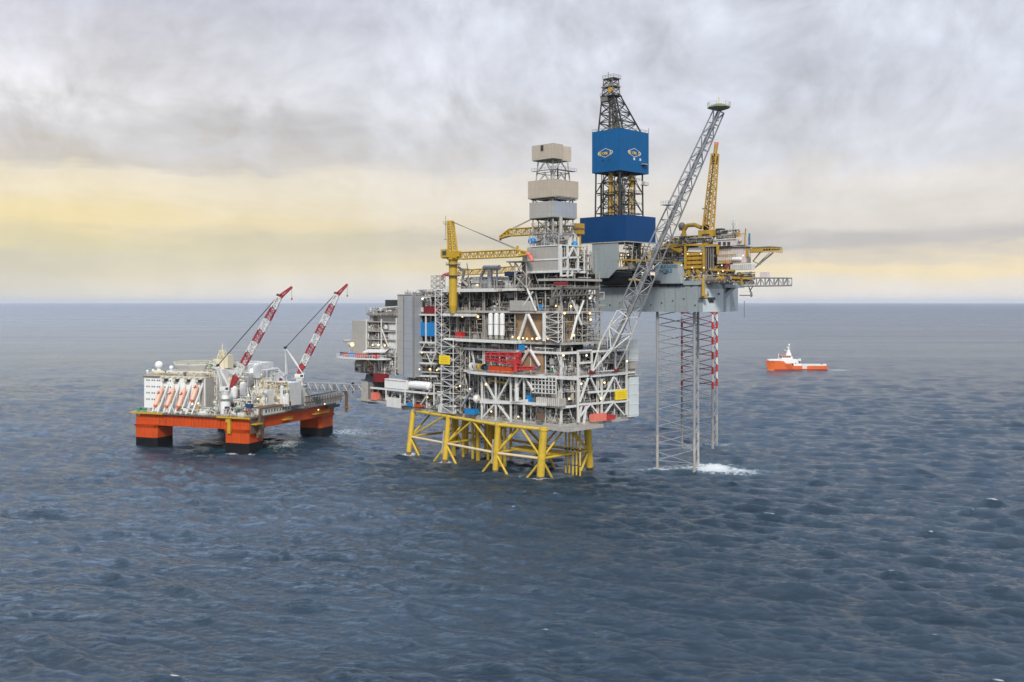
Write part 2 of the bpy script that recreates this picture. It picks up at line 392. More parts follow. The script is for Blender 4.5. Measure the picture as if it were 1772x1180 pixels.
# ------------------------------------------------------------------ sea
def build_sea():
    th = np.concatenate([np.linspace(-180, -38, 40)[:-1], np.linspace(-38, -32, 40)[:-1], np.linspace(-32, 32, 900), np.linspace(32, 38, 40)[1:], np.linspace(38, 180, 40)[1:-1]])
    th = np.radians(th)
    r = np.concatenate([np.geomspace(2, 170, 30)[:-1], 1 / np.linspace(1 / 170, 1 / 60000, 950)])
    nT, nR = len(th), len(r)
    dth = np.abs(np.gradient(th)); dr = np.gradient(r)
    RR, TT = np.meshgrid(r, th, indexing='ij')
    X = (RR * np.sin(TT)).astype(np.float32); Y = (RR * np.cos(TT)).astype(np.float32)
    SP = np.maximum(dr[:, None] * .75, RR * dth[None, :]).astype(np.float32)
    rs = np.random.RandomState(7); n = 120
    lam = np.exp(rs.uniform(np.log(1.7), np.log(58), n)); lam.sort()
    ang = np.radians(-106) + rs.normal(0, .36, n) * np.where(lam > 40, .5, 1.0)
    k = 2 * np.pi / lam; s = .05 * np.where(lam > 10, np.exp(-((lam - 10) / 17) ** 2), 1.0)
    a = s / k; ph = rs.uniform(0, 2 * np.pi, n)
    Z = np.zeros_like(X); DX = np.zeros_like(X); DY = np.zeros_like(X); CV = np.zeros_like(X)
    for i in range(n):
        rows = np.where((lam[i] / SP).max(axis=1) > 1.6)[0]
        if len(rows) == 0: continue
        sl_ = slice(rows[0], rows[-1] + 1)
        wgt = np.clip((lam[i] / SP[sl_] - 1.6) / 1.8, 0, 1)
        cxx, cyy = np.cos(ang[i]), np.sin(ang[i])
        P = k[i] * (cxx * X[sl_] + cyy * Y[sl_]) + ph[i]
        c_, s_ = np.cos(P) * wgt, np.sin(P) * wgt
        Z[sl_] += a[i] * c_; DX[sl_] -= .6 * a[i] * cxx * s_; DY[sl_] -= .6 * a[i] * cyy * s_; CV[sl_] += .6 * a[i] * k[i] * c_
    foam = np.clip((CV - .60) / .2, 0, 1) * (RR < 1500)
    for (fx, fy, rx, ry, amt) in FOAM:
        foam = np.maximum(foam, amt * np.exp(-(((X - fx) / rx) ** 2 + ((Y - fy) / ry) ** 2)))
    V = np.stack([X + DX, Y + DY, Z], -1).reshape(-1, 3)
    V = np.concatenate([V, [[0, 0, 0]]]).astype(np.float32)
    idx = np.arange(nR * nT).reshape(nR, nT); nx = np.roll(idx, -1, axis=1)
    Q = np.stack([idx[:-1], nx[:-1], nx[1:], idx[1:]], -1).reshape(-1, 4)[:, ::-1]
    T = np.stack([idx[0], np.full(nT, nR * nT), nx[0]], -1)[:, ::-1]
    T = T[:, ::-1]
    me = bpy.data.meshes.new('sea'); me.vertices.add(len(V)); me.vertices.foreach_set('co', V.ravel())
    loops = np.concatenate([Q.ravel(), T.ravel()[:]]).astype(np.int32)
    me.loops.add(len(loops)); me.loops.foreach_set('vertex_index', loops)
    tot = np.concatenate([np.full(len(Q), 4), np.full(len(T), 3)]).astype(np.int32)
    start = np.concatenate([[0], np.cumsum(tot)[:-1]]).astype(np.int32)
    me.polygons.add(len(tot)); me.polygons.foreach_set('loop_start', start); me.polygons.foreach_set('loop_total', tot)
    me.polygons.foreach_set('use_smooth', np.ones(len(tot), bool)); me.update(calc_edges=True); me.validate()
    for nm, arr in (('foam', foam), ('calm', np.clip(np.log(RR / 350) / np.log(12000 / 350), 0, 1))):
        at = me.attributes.new(nm, 'FLOAT', 'POINT'); at.data.foreach_set('value', np.append(arr.reshape(-1), 0).astype(np.float32))
    o = bpy.data.objects.new('sea', me); COL.objects.link(o); tag(o, kind='structure', label='open dark blue sea with short wind waves', cat='sea')
    global N, L
    m = bpy.data.materials.new('sea water'); m.use_nodes = True; N = m.node_tree.nodes; L = m.node_tree.links
    b = N['Principled BSDF']; b.inputs['IOR'].default_value = 1.66
    t = N.new('ShaderNodeTexCoord').outputs['Object']
    at = N.new('ShaderNodeAttribute'); at.attribute_name = 'foam'; far = N.new('ShaderNodeAttribute'); far.attribute_name = 'calm'
    lace = noise(t, 1, 1, 1, .55, 6, .7, .6); lace2 = noise(t, .5, 1, 1, .12, 4, .6, .4)
    # foam shows where the water breaks, torn up by a fine lace pattern
    tear = mth('ADD', mth('MULTIPLY_ADD', lace, 1.9, -.55), mth('MULTIPLY', mth('SUBTRACT', lace2, .5), .5))
    f = mth('MULTIPLY', mth('SUBTRACT', mth('MULTIPLY', at.outputs['Fac'], 1.15), tear), 2.2, None, True)
    f = mth('MULTIPLY', f, mth('MULTIPLY', at.outputs['Fac'], 4.0, None, True))
    deep = mixc(lace2, (.0016, .018, .034, 1), (.004, .032, .055, 1))
    turq = mixc(mth('MULTIPLY', at.outputs['Fac'], .75, None, True), deep, (.03, .13, .16, 1))
    c = mixc(f, turq, (.78, .8, .8, 1)); L.new(c, b.inputs['Base Color'])
    lane = noise(t, .12, 1, 1, .006, 5, .65, .3); gust = noise(t, .35, 1, 1, .022, 4, .6, .3)      # wind lanes and gusts roughen the water unevenly
    ro = mth('MULTIPLY_ADD', far.outputs['Fac'], .24, .09)
    ro = mth('ADD', ro, mth('MULTIPLY', mth('SUBTRACT', lane, .5), .22)); ro = mth('MAXIMUM', ro, .05)
    L.new(mth('MAXIMUM', ro, mth('MULTIPLY', f, .8)), b.inputs['Roughness'])
    r1 = noise(t, .55, 1.2, 1, 1.5, 5, .68, .3); r2 = noise(t, .45, 1, 1, .27, 5, .6, .2); r3 = noise(t, .45, 1, 1, .045, 4, .6, .2)
    prev = None
    for hgt, dist, stg in ((r3, 7.0, .55), (r2, 1.3, .8), (r1, .85, 1.0)):
        bm = N.new('ShaderNodeBump'); bm.inputs['Distance'].default_value = dist; L.new(hgt, bm.inputs['Height'])
        L.new(mth('MULTIPLY', mth('MULTIPLY_ADD', gust, 1.2, .4), stg), bm.inputs['Strength'])
        if prev: L.new(prev, bm.inputs['Normal'])
        prev = bm.outputs[0]
    L.new(prev, b.inputs['Normal'])
    me.materials.append(m)
FOAM = [(97, 477, 12, 15, .92), (104, 470, 17, 12, .7), (72, 476, 9, 8, .66), (86, 480, 10, 9, .6), (62, 470, 6, 3, .6), (98, 548, 8, 5, .6), (112, 555, 12, 8, .5), (-144, 524, 11, 2.5, .8), (-203, 553, 9, 3, .7), (-129, 562, 12, 22, .55), (-98, 610, 26, 22, .5)]

# ------------------------------------------------------------------ production platform (local x: along its long face to the corner, y: into the platform)
P = Frame(12.8, 450.5, -45)
PO = (12.8, 450.5, 0)
plat = thing('production_platform', PO, -45, 'huge white and grey production platform packed with pipework on a yellow steel jacket', 'oil platform')
rng = random.Random(11)
Zd = [23.5, 32.8, 46.2, 61.4, 75.6, 86.0]
def px_x(px, y=5): return P.hit(px, 600, 'y', y)[0]
def px_y(px, x=8): return P.hit(px, 600, 'x', x)[1]
# jacket: four legs along the long face, four behind
bot = [P.hit(a, b, 'z', 0) for a, b in ((935, 828), (857, 817), (770, 799), (707, 786))]
top = [P.hit(a, b, 'z', 23.4) for a, b in ((941, 740), (862, 732), (776.5, 718), (715.5, 708))]
V3 = lambda p: Vector(p)
fl, bl = [], []
for i, (b, t) in enumerate(zip(bot, top)):
    b, t = V3(b), V3(t); d = (b - t) / (t.z); b2 = b + d * 7
    r = 1.75 if i == 0 else 1.35
    fl.append((b, t, r)); bl.append((b + Vector((-1.5, 36 if i == 0 else 35, 0)), t + Vector((0, 30, 0)), r))
    FOAM.append((*(lambda q: (P.o[0] + q.x * P.c - q.y * P.s, P.o[1] + q.x * P.s + q.y * P.c))(b), 5.0, 3.4, .74))
    for (bb_, tt_) in ((b, t), bl[-1][:2]):
        bb2 = bb_ + (bb_ - tt_) * .3
        m = MB().bar(bb2, tt_, r, 14); m.bar(tt_ - Vector((0, 0, 1.2)), tt_, r * 1.12, 14); m.bar(bb_.lerp(tt_, .39), bb_.lerp(tt_, .48), r * 1.1, 14)
        for q in (.08, .13, .18, .23): m.bar(bb_.lerp(tt_, q), bb_.lerp(tt_, q + .008), r * 1.05, 14)
        m2 = MB().use('jacket yellow'); m2.v, m2.f, m2.m = m.v, m.f, m.m; m2.use('rusty brown').bar(bb_.lerp(tt_, -.02), bb_.lerp(tt_, .055), r * 1.03, 14).use('black').bar(bb_.lerp(tt_, -.2), bb_.lerp(tt_, -.021), r * 1.02, 14)
        m2.build('jacket_leg', plat)
at = lambda leg, z: leg[0].lerp(leg[1], z / 23.4)
ZH = 9.2
for row in (fl, bl):
    m = MB(); mm = MB()
    for i in range(3):
        a, b = at(row[i], ZH), at(row[i + 1], ZH); mm.bar(a, b, .62, 10)
        mm.build('jacket_brace', plat, 'weathered lit yellow' if row is fl else 'jacket yellow', 'pale horizontal brace, weathered and painted as lit from above' if row is fl else None); mm = MB()  # front braces: paler paint for weathering and for light from above
        ta, tb = at(row[i], 22.6), at(row[i + 1], 22.6); m.bar(ta, tb, .8, 8)
        mid = (ta + tb) / 2
        if i != 2: m.bar(mid, a, .5, 8); m.bar(mid, b, .5, 8)
        else: m.bar(ta.lerp(tb, .1), b, .5, 8)
        if i == 2: pass
    for i in range(4):
        c = at(row[i], ZH - .6)
        for sgn in (-1, 1):
            if (i == 0 and sgn == 1) or (i == 3 and sgn == -1): continue
            m.bar(c, c + Vector((sgn * 11.5, -1.0, -12.5)), .55, 8)
    m.build('jacket_brace', plat, 'jacket yellow')
for i in range(4):
    m = MB(); a, b = fl[i], bl[i]; m.bar(at(a, ZH), at(b, ZH), .6, 8); m.bar(at(a, 22.4), at(b, 22.4), .75, 8)
    mid = (at(a, 22.4) + at(b, 22.4)) / 2; m.bar(mid, at(a, ZH), .5, 8); m.bar(mid, at(b, ZH), .5, 8)
    if i in (0, 3):
        m.bar(at(a, ZH), at(a, ZH) + Vector((0, 9, -12.5)), .55, 8); m.bar(at(b, ZH), at(b, ZH) + Vector((0, -8, -12.5)), .55, 8)
    m.build('jacket_brace', plat, 'jacket yellow')
# conductors and their guide frame near the end face, risers in the middle
m = MB(); y0 = 11
for i in range(2):
    m.box(-30, -2, y0 + i * 8, y0 + 1 + i * 8, ZH - .5, ZH + .8)
for i in range(15): m.box(-30 + i * 2, -29.4 + i * 2, y0 + 1.2, y0 + 7.8, ZH - .4, ZH + .7)
m.build('conductor_guide', plat, 'jacket yellow')
for i in range(5):
    x = P.hit(979 + i * 6.2, 800, 'y', 21 + i % 2)[0]; y = 21 + i % 2
    m = MB().use('jacket yellow').bar((x, y, -6), (x, y, 23.5), .42, 8).use('dark grey').bar((x, y, 3.5), (x, y, 4), .47, 8).bar((x, y, 10.5), (x, y, 11.4), .47, 8); m.build('conductor_pipe', plat)
for i in range(12):
    x = -78 + (i % 6) * 6.2; y = 17 + (i // 6) * 9 + (i % 3)
    MB().bar((x, y, -6), (x, y, 23.5), .7 if i % 3 else 1.1, 10).build('riser_pipe', plat, 'jacket yellow')
for i, k in ((1, 1.0), (2, 1.0)):
    b, t = at(fl[i], 4), at(fl[i], 15.5); d = Vector((-2.0, -.6, 0)); MB().bar(b + d, t + d, .42, 8).build('caisson', plat, 'light grey')
for x in (-33, -36): MB().bar((x, 10, -6), (x, 10, 23.5), .8, 10).build('riser_pipe', plat, 'jacket yellow')

# ---- decks
def deck(x0, x1, y0, y1, z, th=.9, mt='deck', edge='white'):
    m = MB().use(mt).box(x0, x1, y0, y1, z - .25, z)
    m.use(edge).box(x0 - .1, x1 + .1, y0 - .35, y0, z - th, z + .15); m.box(x1, x1 + .35, y0 - .36, y1, z - th - .02, z + .13)
    n = max(1, int((x1 - x0) / 5))
    m.use('grey')
    for i in range(n): x = x0 + (x1 - x0) * (i + .5) / n; m.box(x - .2, x + .2, y0 + .01, y1 - .1, z - th, z - .26)
    return m.build('deck', plat)
XA, XB, XC, XD = -108.0, -77.0, -64.5, -21.5
XE = 8.0
deck(XA + 2, XE - 1, 5.5, 59, Zd[0] + .9, 1.9, 'deck', 'light grey')
deck(-44, XE + 7, 2, 26, Zd[0] + .2, 1.5, 'light grey', 'light grey')     # corner apron
for z, x0, y1 in ((Zd[1], XB, 59), (Zd[2], XB, 59), (57.2, XB, 59), (Zd[3], XB, 36), (Zd[4], XB, 34), (Zd[5], XB, 34)):
    deck(x0, XE if z < 80 else -20.7, 5.5, y1, z, 1.0, 'deck', 'white' if z < 60 else 'light grey')
for z in (31.5, 37, 43.5, 50.5, 56.5, 62.5, 74.2, 83): deck(XA, XB, 9, 50, z, .5, 'deck', 'light grey')
# dark inner bulkheads: plant behind the first bays; black sheets are painted shade
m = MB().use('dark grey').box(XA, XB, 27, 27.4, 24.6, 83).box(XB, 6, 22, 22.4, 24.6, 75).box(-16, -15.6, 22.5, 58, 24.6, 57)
m.use('grey').box(XB, -21, 21, 21.9, 76, 85.7); m.use('black').box(-19.5, 5.5, 15, 15.4, 76, 85.6).box(-.5, 0, 15.5, 32, 62, 85.5); m.build('bulkhead_and_shade', plat)

# ---- plant packed between the decks on the long face
bays = []
for z0, z1 in ((24.5, 31.8), (32.9, 45.1), (46.3, 56.2), (57.3, 60.4), (61.5, 74.6), (75.7, 85)):
    for x0, x1 in ((-64, -44), (-43.5, -22), (-21.5, 7)):
        bays.append((x0, x1, 6, 20, z0, z1))
for z0, z1 in ((61.5, 74), (75, 85)): bays.append((XB + .5, -64.5, 8, 20, z0, z1))
zz = (24.5, 31.5, 37, 43.5, 50.5, 56.5, 62.5, 74.2, 83)
for i in range(8): bays.append((XA + 1, XB - .5, 9.4, 24, zz[i] + .1, zz[i + 1] - .9))
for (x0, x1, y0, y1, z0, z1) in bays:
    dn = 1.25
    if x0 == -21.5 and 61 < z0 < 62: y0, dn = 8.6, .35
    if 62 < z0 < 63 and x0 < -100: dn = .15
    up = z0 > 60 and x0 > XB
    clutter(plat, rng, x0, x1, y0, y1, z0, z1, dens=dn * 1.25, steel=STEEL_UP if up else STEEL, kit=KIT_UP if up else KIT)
# ---- end face
for z0, z1 in ((24.5, 31.8), (32.9, 45.1), (46.3, 56.2)):
    for ya, yb in ((6, 31), (31.5, 56)):
        clutter(plat, rng, -4, 7.6, ya, yb, z0, z1, axis='y', dens=1.5)
for z0, z1 in ((61.5, 74.6), (75.7, 85), (86.1, 94)):
    clutter(plat, rng, -7, 7.6, 6, 33, z0, z1, axis='y', dens=.8 if z0 < 75 else 1.6, steel=STEEL_UP, kit=KIT_UP)
clutter(plat, rng, -30, 3, 44, 58, 57.3, 63, dens=.6)

# ---- white trusses of the lower corner block (stands proud of the face)
def fx(px, py, y): return V3(P.hit(px, py, 'y', y))
def ex(px, py, x=8.6): return V3(P.hit(px, py, 'x', x))
def frame_y(y, segs, r=.42, mt='white', name='truss_frame'):
    m = MB().use(mt)
    for a, b in segs: m.bar(fx(*a, y), fx(*b, y), r, 4)
    return m.build(name, plat)
def frame_x(x, segs, r=.42, mt='white', name='truss_frame'):
    m = MB().use(mt)
    for a, b in segs: m.bar(ex(*a, x), ex(*b, x), r, 4)
    return m.build(name, plat)
frame_y(1.8, [((834, 650), (834, 726)), ((858, 652), (858, 728)), ((884, 652), (884, 731)), ((907, 652), (907, 731)), ((836, 652), (858, 694)), ((882, 654), (860, 694)),
              ((858, 697), (836, 722)), ((860, 697), (884, 728)), ((905, 652), (891, 676)), ((909, 652), (922, 676))], .38)
frame_y(1.8, [((832, 695), (886, 696.5))], .75); frame_y(1.8, [((886, 696), (945, 700)), ((886, 697), (912, 693))], .6)
frame_y(3.4, [((823, 646), (890, 650)), ((890, 650), (942, 650)), ((942, 652), (1000, 655))], .7)
m = MB().use('white').bar(fx(894.5, 653, 2.2), fx(894.5, 696, 2.2), 1.0, 12); m.build('support_column', plat)
# boxed cage under the corner
o_ = [fx(920, 652, 2.4), fx(962, 654, 2.4)]
m = MB().use('white'); a, b = fx(920, 651, 2.4), fx(962, 653, 2.4); h = Vector((0, 0, -7.4))
for i in range(8): q = a.lerp(b, i / 7); m.bar(q, q + h, .2, 4)
for i in range(5): m.bar(a + h * i / 4, b + h * i / 4, .2, 4)
m.build('cage', plat)
m = MB().use('light grey').box(fx(929, 690, 3).x, fx(969, 690, 3).x, 2.6, 7, Zd[1] + .2, Zd[1] + 3.6); m.use('white')
for i in range(12): x = fx(930 + i * 3.4, 690, 3).x; m.box(x, x + .15, 2.4, 2.59, Zd[1] + .2, Zd[1] + 3.6)
m.build('pipe_basket', plat)
frame_x(8.9, [((1000, 700), (1085, 694)), ((1022, 651), (1085, 646)), ((1018, 679), (1083, 674)), ((1000, 731), (1006, 703)), ((1010, 735), (1014, 702))], .45)
frame_x(9.0, [((1018, 654), (1003, 696)), ((1022, 654), (1039, 690)), ((1062, 652), (1042, 694)), ((1064, 654), (1076, 678)), ((1020, 700), (1004, 720)), ((1022, 700), (1037, 719)),
              ((1060, 697), (1044, 719)), ((1062, 697), (1080, 718)), ((1041, 656), (1041, 718)), ((1084, 598), (1084, 718)), ((1000, 606), (1000, 728)), ((1000, 607), (1024, 606)), ((1000, 628), (1024, 627)), ((1024, 608), (1024, 648))], .38)
# grey clad stair tower at the far end of the end face
ya, yb = px_y(1087), px_y(1103.5)
m = MB().use('pale hull').box(1.5, 8.6, ya, yb, 24, 43.6).box(1.5, 8.6, ya, yb - .4, 51, 61.5)
for i in range(4): m.use('white').box(1.4, 8.75, ya - .1, yb + .1, 25 + i * 4.9, 25.5 + i * 4.9)
m.use('light grey').box(1.0, 9.2, ya - 2, yb + 1.5, 44, 44.5).box(1.4, 8.7, ya + .5, yb - 1, 47.6, 50.6).use('grey').box(2, 8, ya + 1, yb - 2, 44.6, 47.5)
for i in range(3): m.use('white').box(1.4, 8.75, ya - .1, yb - .3, 52 + i * 3.2, 52.4 + i * 3.2)
m.build('stair_tower', plat)

# ---- brown fire walls behind V braces
def wall_px(px0, px1, y, z0, z1, mt, name='fire_wall', th=.4):
    return MB().use(mt).box(px_x(px0, y), px_x(px1, y), y, y + th, z0, z1).build(name, plat)
wall_px(893, 944, 8, 61.6, 74.9, 'brown wall'); wall_px(905, 940, 6.2, 47, 56.2, 'brown wall'); wall_px(946, 972, 8.2, 61.6, 74.9, 'brown wall')
m = MB().use('brown wall').box(4.2, 4.6, 10, px_y(1004), 61.6, 74.6); m.build('fire_wall', plat)
m = MB().use('white').bar(fx(912, 544, 5), fx(898, 588, 5), .75, 10).bar(fx(914, 544, 5), fx(935, 588, 5), .75, 10); m.build('v_brace', plat)
m = MB().use('pink white').bar(fx(915, 606, 5), fx(901, 629, 5), .75, 10).bar(fx(918, 606, 5), fx(934, 633, 5), .75, 10); m.build('v_brace', plat)
m = MB().use('white').bar(ex(999, 546), ex(988, 588), .6, 10).bar(ex(1000, 546), ex(1006, 562), .6, 10).bar(ex(990, 520, 8.4), ex(1000, 545, 8.4), .5, 8).bar(ex(1010, 520, 8.4), ex(1001, 545, 8.4), .5, 8); m.build('v_brace', plat)
m = MB().use('white').bar(fx(942, 541, 4.4), fx(942, 590, 4.4), .95, 12).bar(fx(910, 494, 5), fx(928, 538, 5), .5, 8).bar(fx(922, 505, 5), fx(905, 530, 5), .4, 8); m.build('support_column', plat)
def stair_lattice(x0, x1, y0, y1, z0, z1, n, mt='white', axis=0):
    A = [(x0, y0, z0), (x1, y0, z0), (x1, y1, z0), (x0, y1, z0)]; B = [(x, y, z1) for x, y, _ in A]
    m = MB().use(mt).lattice(A, B, n, .2, .13, 'z')
    for i in range(n):
        za, zb = z0 + (z1 - z0) * i / n, z0 + (z1 - z0) * (i + 1) / n; a, b = (x0, x1) if i % 2 else (x1, x0)
        m.use('galvanised').slab([(a, y0 + .4, za), (a, y0 + 1.5, za), (b, y0 + 1.5, zb), (b, y0 + .4, zb)], (0, 0, .2)).use(mt)
        m.box(x0, x1, y0, y1, zb - .12, zb)
    return m.build('stair_tower', plat)
stair_lattice(px_x(946, 4), px_x(968, 4), 3.2, 6.2, 61.6, 75.2, 6)
ya, yb = px_y(1006), px_y(1038)
A = [(8.5, ya, 61.6), (8.5, yb, 61.6), (5.5, yb, 61.6), (5.5, ya, 61.6)]
MB().use('light grey').lattice(A, [(x, y, 75.2) for x, y, _ in A], 5, .22, .14, 'z').build('stair_tower', plat)
stair_lattice(px_x(757, 3), px_x(768, 3), 1.5, 7, 53, 86, 13)
stair_lattice(px_x(766, 1), px_x(787, 1), 0, 6, 24.5, 61, 11)
stair_lattice(px_x(786, 4), px_x(800, 4), 3, 6, 24.5, 57, 9, 'light grey')

# ---- flat white deck edges and the tall silver clad tower on the left
m = MB(); x0, xm, x1 = px_x(687, 2), px_x(696, 2), px_x(713, 2)
m.use('silver cladding').box(xm, x1, 2, 9, 40.5, 83.2); m.use('cladding').box(x0, xm - .02, 2.3, 9, 42, 83.5)

for i in range(10): z = 43 + i * 4.1; m.use('galvanised').box(xm + .05, x1 - .02, 1.93, 1.99, z, z + .22).box(x0 + .02, xm - .1, 2.24, 2.29, z + .7, z + .9)
m.use('grey').bar((xm + 1.4, 1.7, 41), (xm + 1.4, 1.7, 83), .12, 4).bar((x1 + .3, 3, 40), (x1 + .3, 3, 84), .25, 6).use('light grey').box(x0 - .1, x1 + .1, 1.9, 9.1, 83.52, 83.9); m.build('clad_tower', plat)
m = MB().use('white')
for px in (714, 737, 755): m.bar(fx(px, 545, 7.5), fx(px, 592, 7.5), .3, 4)
for py in (544, 592, 609, 628, 650): m.bar(fx(713, py, 7.5), fx(757, py + 1, 7.5), .45, 4)
for a, b in (((714, 592), (725, 609)), ((737, 592), (727, 609)), ((738, 610), (745, 628)), ((755, 610), (747, 628))): m.bar(fx(*a, 7.5), fx(*b, 7.5), .22, 4)
m.build('truss_frame', plat)
# dark recess for the blue shutters
MB().use('black').box(px_x(714, 9), px_x(757, 9), 14, 14.3, 63, 74).build('bulkhead_and_shade', plat)

# ---- main deck of the upper middle block with its long white edge
deck(px_x(762, 3), px_x(855, 3), 2.6, 34, 86.3, 1.5); deck(px_x(872, 4), XD + 3, 3.4, 20, 86.2, 1.0)
deck(px_x(769, 2), px_x(815, 2), 1.6, 10, 74.0, 1.2); deck(px_x(769, 2), px_x(893, 2), 1.8, 10, 61.7, 1.3)
m = MB().use('light grey')
m.rail((px_x(762, 3), 2.7, 86.3), (px_x(905, 3), 2.7, 86.3)).rail((px_x(769, 2), 1.9, 61.7), (px_x(893, 2), 1.9, 61.7)).rail((px_x(769, 2), 1.7, 74), (px_x(815, 2), 1.7, 74))
m.rail((px_x(823, 3), 3.2, 46.3), (px_x(960, 3), 3.2, 46.3)).rail((9, 6, 46.3), (9, 58, 46.3)).rail((px_x(836, 2), 1.9, 24.6), (14, 2.2, 24.6)).rail((14.8, 2.5, 24), (14.8, 25.6, 24))
m.rail((px_x(700, 6), 5.6, 25.2), (px_x(830, 6), 5.6, 25.2)); m.build('handrail', plat)
# white edge deck of the corner at mid height, oval with round nose
m = MB().use('white'); pts = [(px_x(803, -1), 5), (px_x(805, -1), 0), (px_x(815, -1), -1.6), (px_x(830, -1), -2), (px_x(900, 0), -1.2), (px_x(940, 0), 2), (px_x(940, 0), 5.4)]
m.prism(pts, 45.2, 46.25); m.use('light grey')
for a, b in zip(pts, pts[1:]): m.rail((*a, 46.25), (*b, 46.25))
m.build('deck', plat)
# white vertical tanks
for i, px in enumerate((847.5, 857.5, 867.5)):
    c = fx(px, 560, 4); m = MB().use('white clean').vessel((c.x, 4.6, 64), (c.x, 4.6, 74), 1.22, 16).use('light grey').bar((c.x, 4.6, 69), (c.x, 4.6, 69.4), 1.3, 16).bar((c.x, 4.6, 62), (c.x, 4.6, 63.8), .9, 10)
    m.build('storage_tank', plat)
# grey panelled screens
wall_px(882, 905, 4.5, 75.8, 80.6, 'cladding', 'wall_panel'); wall_px(905, 925, 4.7, 75.8, 80.4, 'light grey', 'wall_panel')
# ---- big cladding module over the corner
x0, x1 = px_x(912, 5), px_x(970, 5)
m = MB().use('cladding').box(x0, x1 - 1.2, 5, 5.5, 99.6, 105).box(x0, x1 - 1.2, 5, 5.5, 94.2, 98.9).box(x0, x0 + .4, 5.51, 22, 94.2, 105)
m.use('white').box(x0 - .2, x1 - 1.2, 4.7, 6, 98.92, 99.58).box(x0 - .2, x1, 4.6, 22.3, 93.2, 94.18).box(x1 - 1.18, x1, 4.8, 5.8, 94.2, 105.3).box(x1 - .7, x1, 21.4, 22, 94.2, 105.3).box(x0 - .2, x1, 4.7, 22.2, 105.32, 105.8)
m.build('clad_module', plat)
m = MB().use('black').box(x0 + 2, 7, 7, 30, 87.2, 92.8); m.use('grey').box(x0 - 6, x0 - .3, 8, 20, 86.5, 104); m.build('bulkhead_and_shade', plat)  # black box is painted shade under the module, the grey one a wall
frame_x(8.3, [((971, 428), (971, 478)), ((982, 424), (982, 480)), ((1000, 428), (1000, 470)), ((971, 446), (1004, 445)), ((971, 466), (1004, 466)), ((982, 446), (992, 428)), ((1000, 446), (992, 428)), ((972, 477), (990, 476)), ((990, 464), (990, 478))], .4)
clutter(plat, rng, -2, 7.4, 8, 24, 93.5, 105, axis='y', dens=1.6, steel=STEEL_UP, kit=KIT_UP)
clutter(plat, rng, -3, 7.0, 22, 31, 86.5, 104, axis='y', dens=2, steel=STEEL_UP, kit=KIT_UP)
m = MB()
for i in range(5): m.use('light grey').box(-1, 7.6, px_y(1003), px_y(1024) - (i > 3) * 2, 91 + i * 3.6, 91.4 + i * 3.6)
m.use('white').bar((6.5, px_y(1022), 86), (6.5, px_y(1022), 106), .35, 6).bar((4, px_y(1012), 103), (4, px_y(1012), 109.5), .5, 8).bar((4, px_y(1012), 109.5), (4, px_y(1004), 111.5), .3, 8)
m.build('process_tower', plat)
clutter(plat, rng, x0, 7, 6, 20, 86.6, 93, dens=1.6, steel=STEEL_UP, kit=KIT_UP)
clutter(plat, rng, x0 + .5, 6, 6, 20, 105.9, 111, dens=1.4)
# dark red banner like bundle and blue tanks on the roof
m = MB().use('dark red').box(px_x(960, 4), px_x(982, 4), 3.4, 4.2, 87.3, 89.0); m.build('hose_bundle', plat)
c = fx(918, 409, 7); MB().use('sky blue').vessel((c.x - 1.2, 8, 108.4), (c.x + 1.4, 8, 108.4), 1.5, 12).build('storage_tank', plat, label='blue rooftop tank')
c = ex(993, 421, 4); MB().use('sky blue').vessel((c.x, c.y, c.z - .6), (c.x, c.y + 1, c.z - .6), 1.6, 12).build('storage_tank', plat, label='blue rooftop tank')
# dark lattice decks stepping out under the module
for z, yb, xs in ((86.4, 36, -12), (90.4, 38, -6)):
    deck(xs, 8.6, 5.2, px_y(1036 if z < 88 else 1039), z, .9, 'dark grey', 'light grey')
frame_x(9.2, [((960, 512), (1036, 509)), ((968, 498), (1036, 499)), ((1036, 498), (1036, 516))], .25, 'grey')
m = MB().use('grey')
for i in range(9):
    a = ex(955 + i * 9, 516, 8.8); m.bar(a, a + Vector((0, 4, 5.5)), .25, 4); m.bar(a, a + Vector((0, 0, 5.5)), .18, 4)
m.build('truss_frame', plat)
# brackets on the right corner
m = MB().use('light grey'); a = ex(1037, 517, 9); m.path([a, a + Vector((0, 3.4, 0)), a + Vector((0, 3.4, 3)), a + Vector((0, 0, 3))], .3, 4).path([a - Vector((0, 0, 3)), a + Vector((0, 4, -3))], .25, 4); m.build('bracket', plat)

# ---- vent tower with three clad boxes
tw = thing('vent_tower', tuple(np.array(PO)), -45, 'tall grey lattice tower with three beige clad wind walls on the production platform', 'tower')
cx_, cy_ = P.loc(19.2, 465)
tx1, ty0 = cx_, cy_; tx0, ty1 = tx1 - 14.6, ty0 + 15.6
def wall_box(z0, z1, g, mt, notch=False, f2=None):
    m = MB(); t = .35
    m.use(mt).box(tx0 - g, tx1 + g, ty0 - g, ty0 - g + t, z0, z1).box(tx0 - g, tx0 - g + t, ty0 - g + t + .01, ty1 + g, z0, z1).box(tx0 - g, tx1 + g, ty1 + g + .01, ty1 + g + t, z0, z1)
    m.use(f2 or mt).box(tx1 + g - t, tx1 + g, ty0 - g + t + .01, ty1 + g, z0 + .01, z1 - .01)
    m.use('green deck').box(tx0 - g + .02, tx1 + g - .02, ty0 - g + .02, ty1 + g - .02, z0 - .3, z0 - .02).use('dark grey').box(tx0, tx1, ty0, ty1, z0 - .6, z0 - .31)
    m.build('wind_wall', tw)
wall_box(129.2, 137.4, .9, 'tan cladding'); wall_box(119.8, 127.2, .4, 'cladding', f2='silver cladding')  # lowest box: sky light is put into the bluish colour of its end face
m = MB().use('tan cladding'); z0, z1 = 147.2, 154.2
xa, xb, yn = tx0 + .8, tx1, ty0 + 8
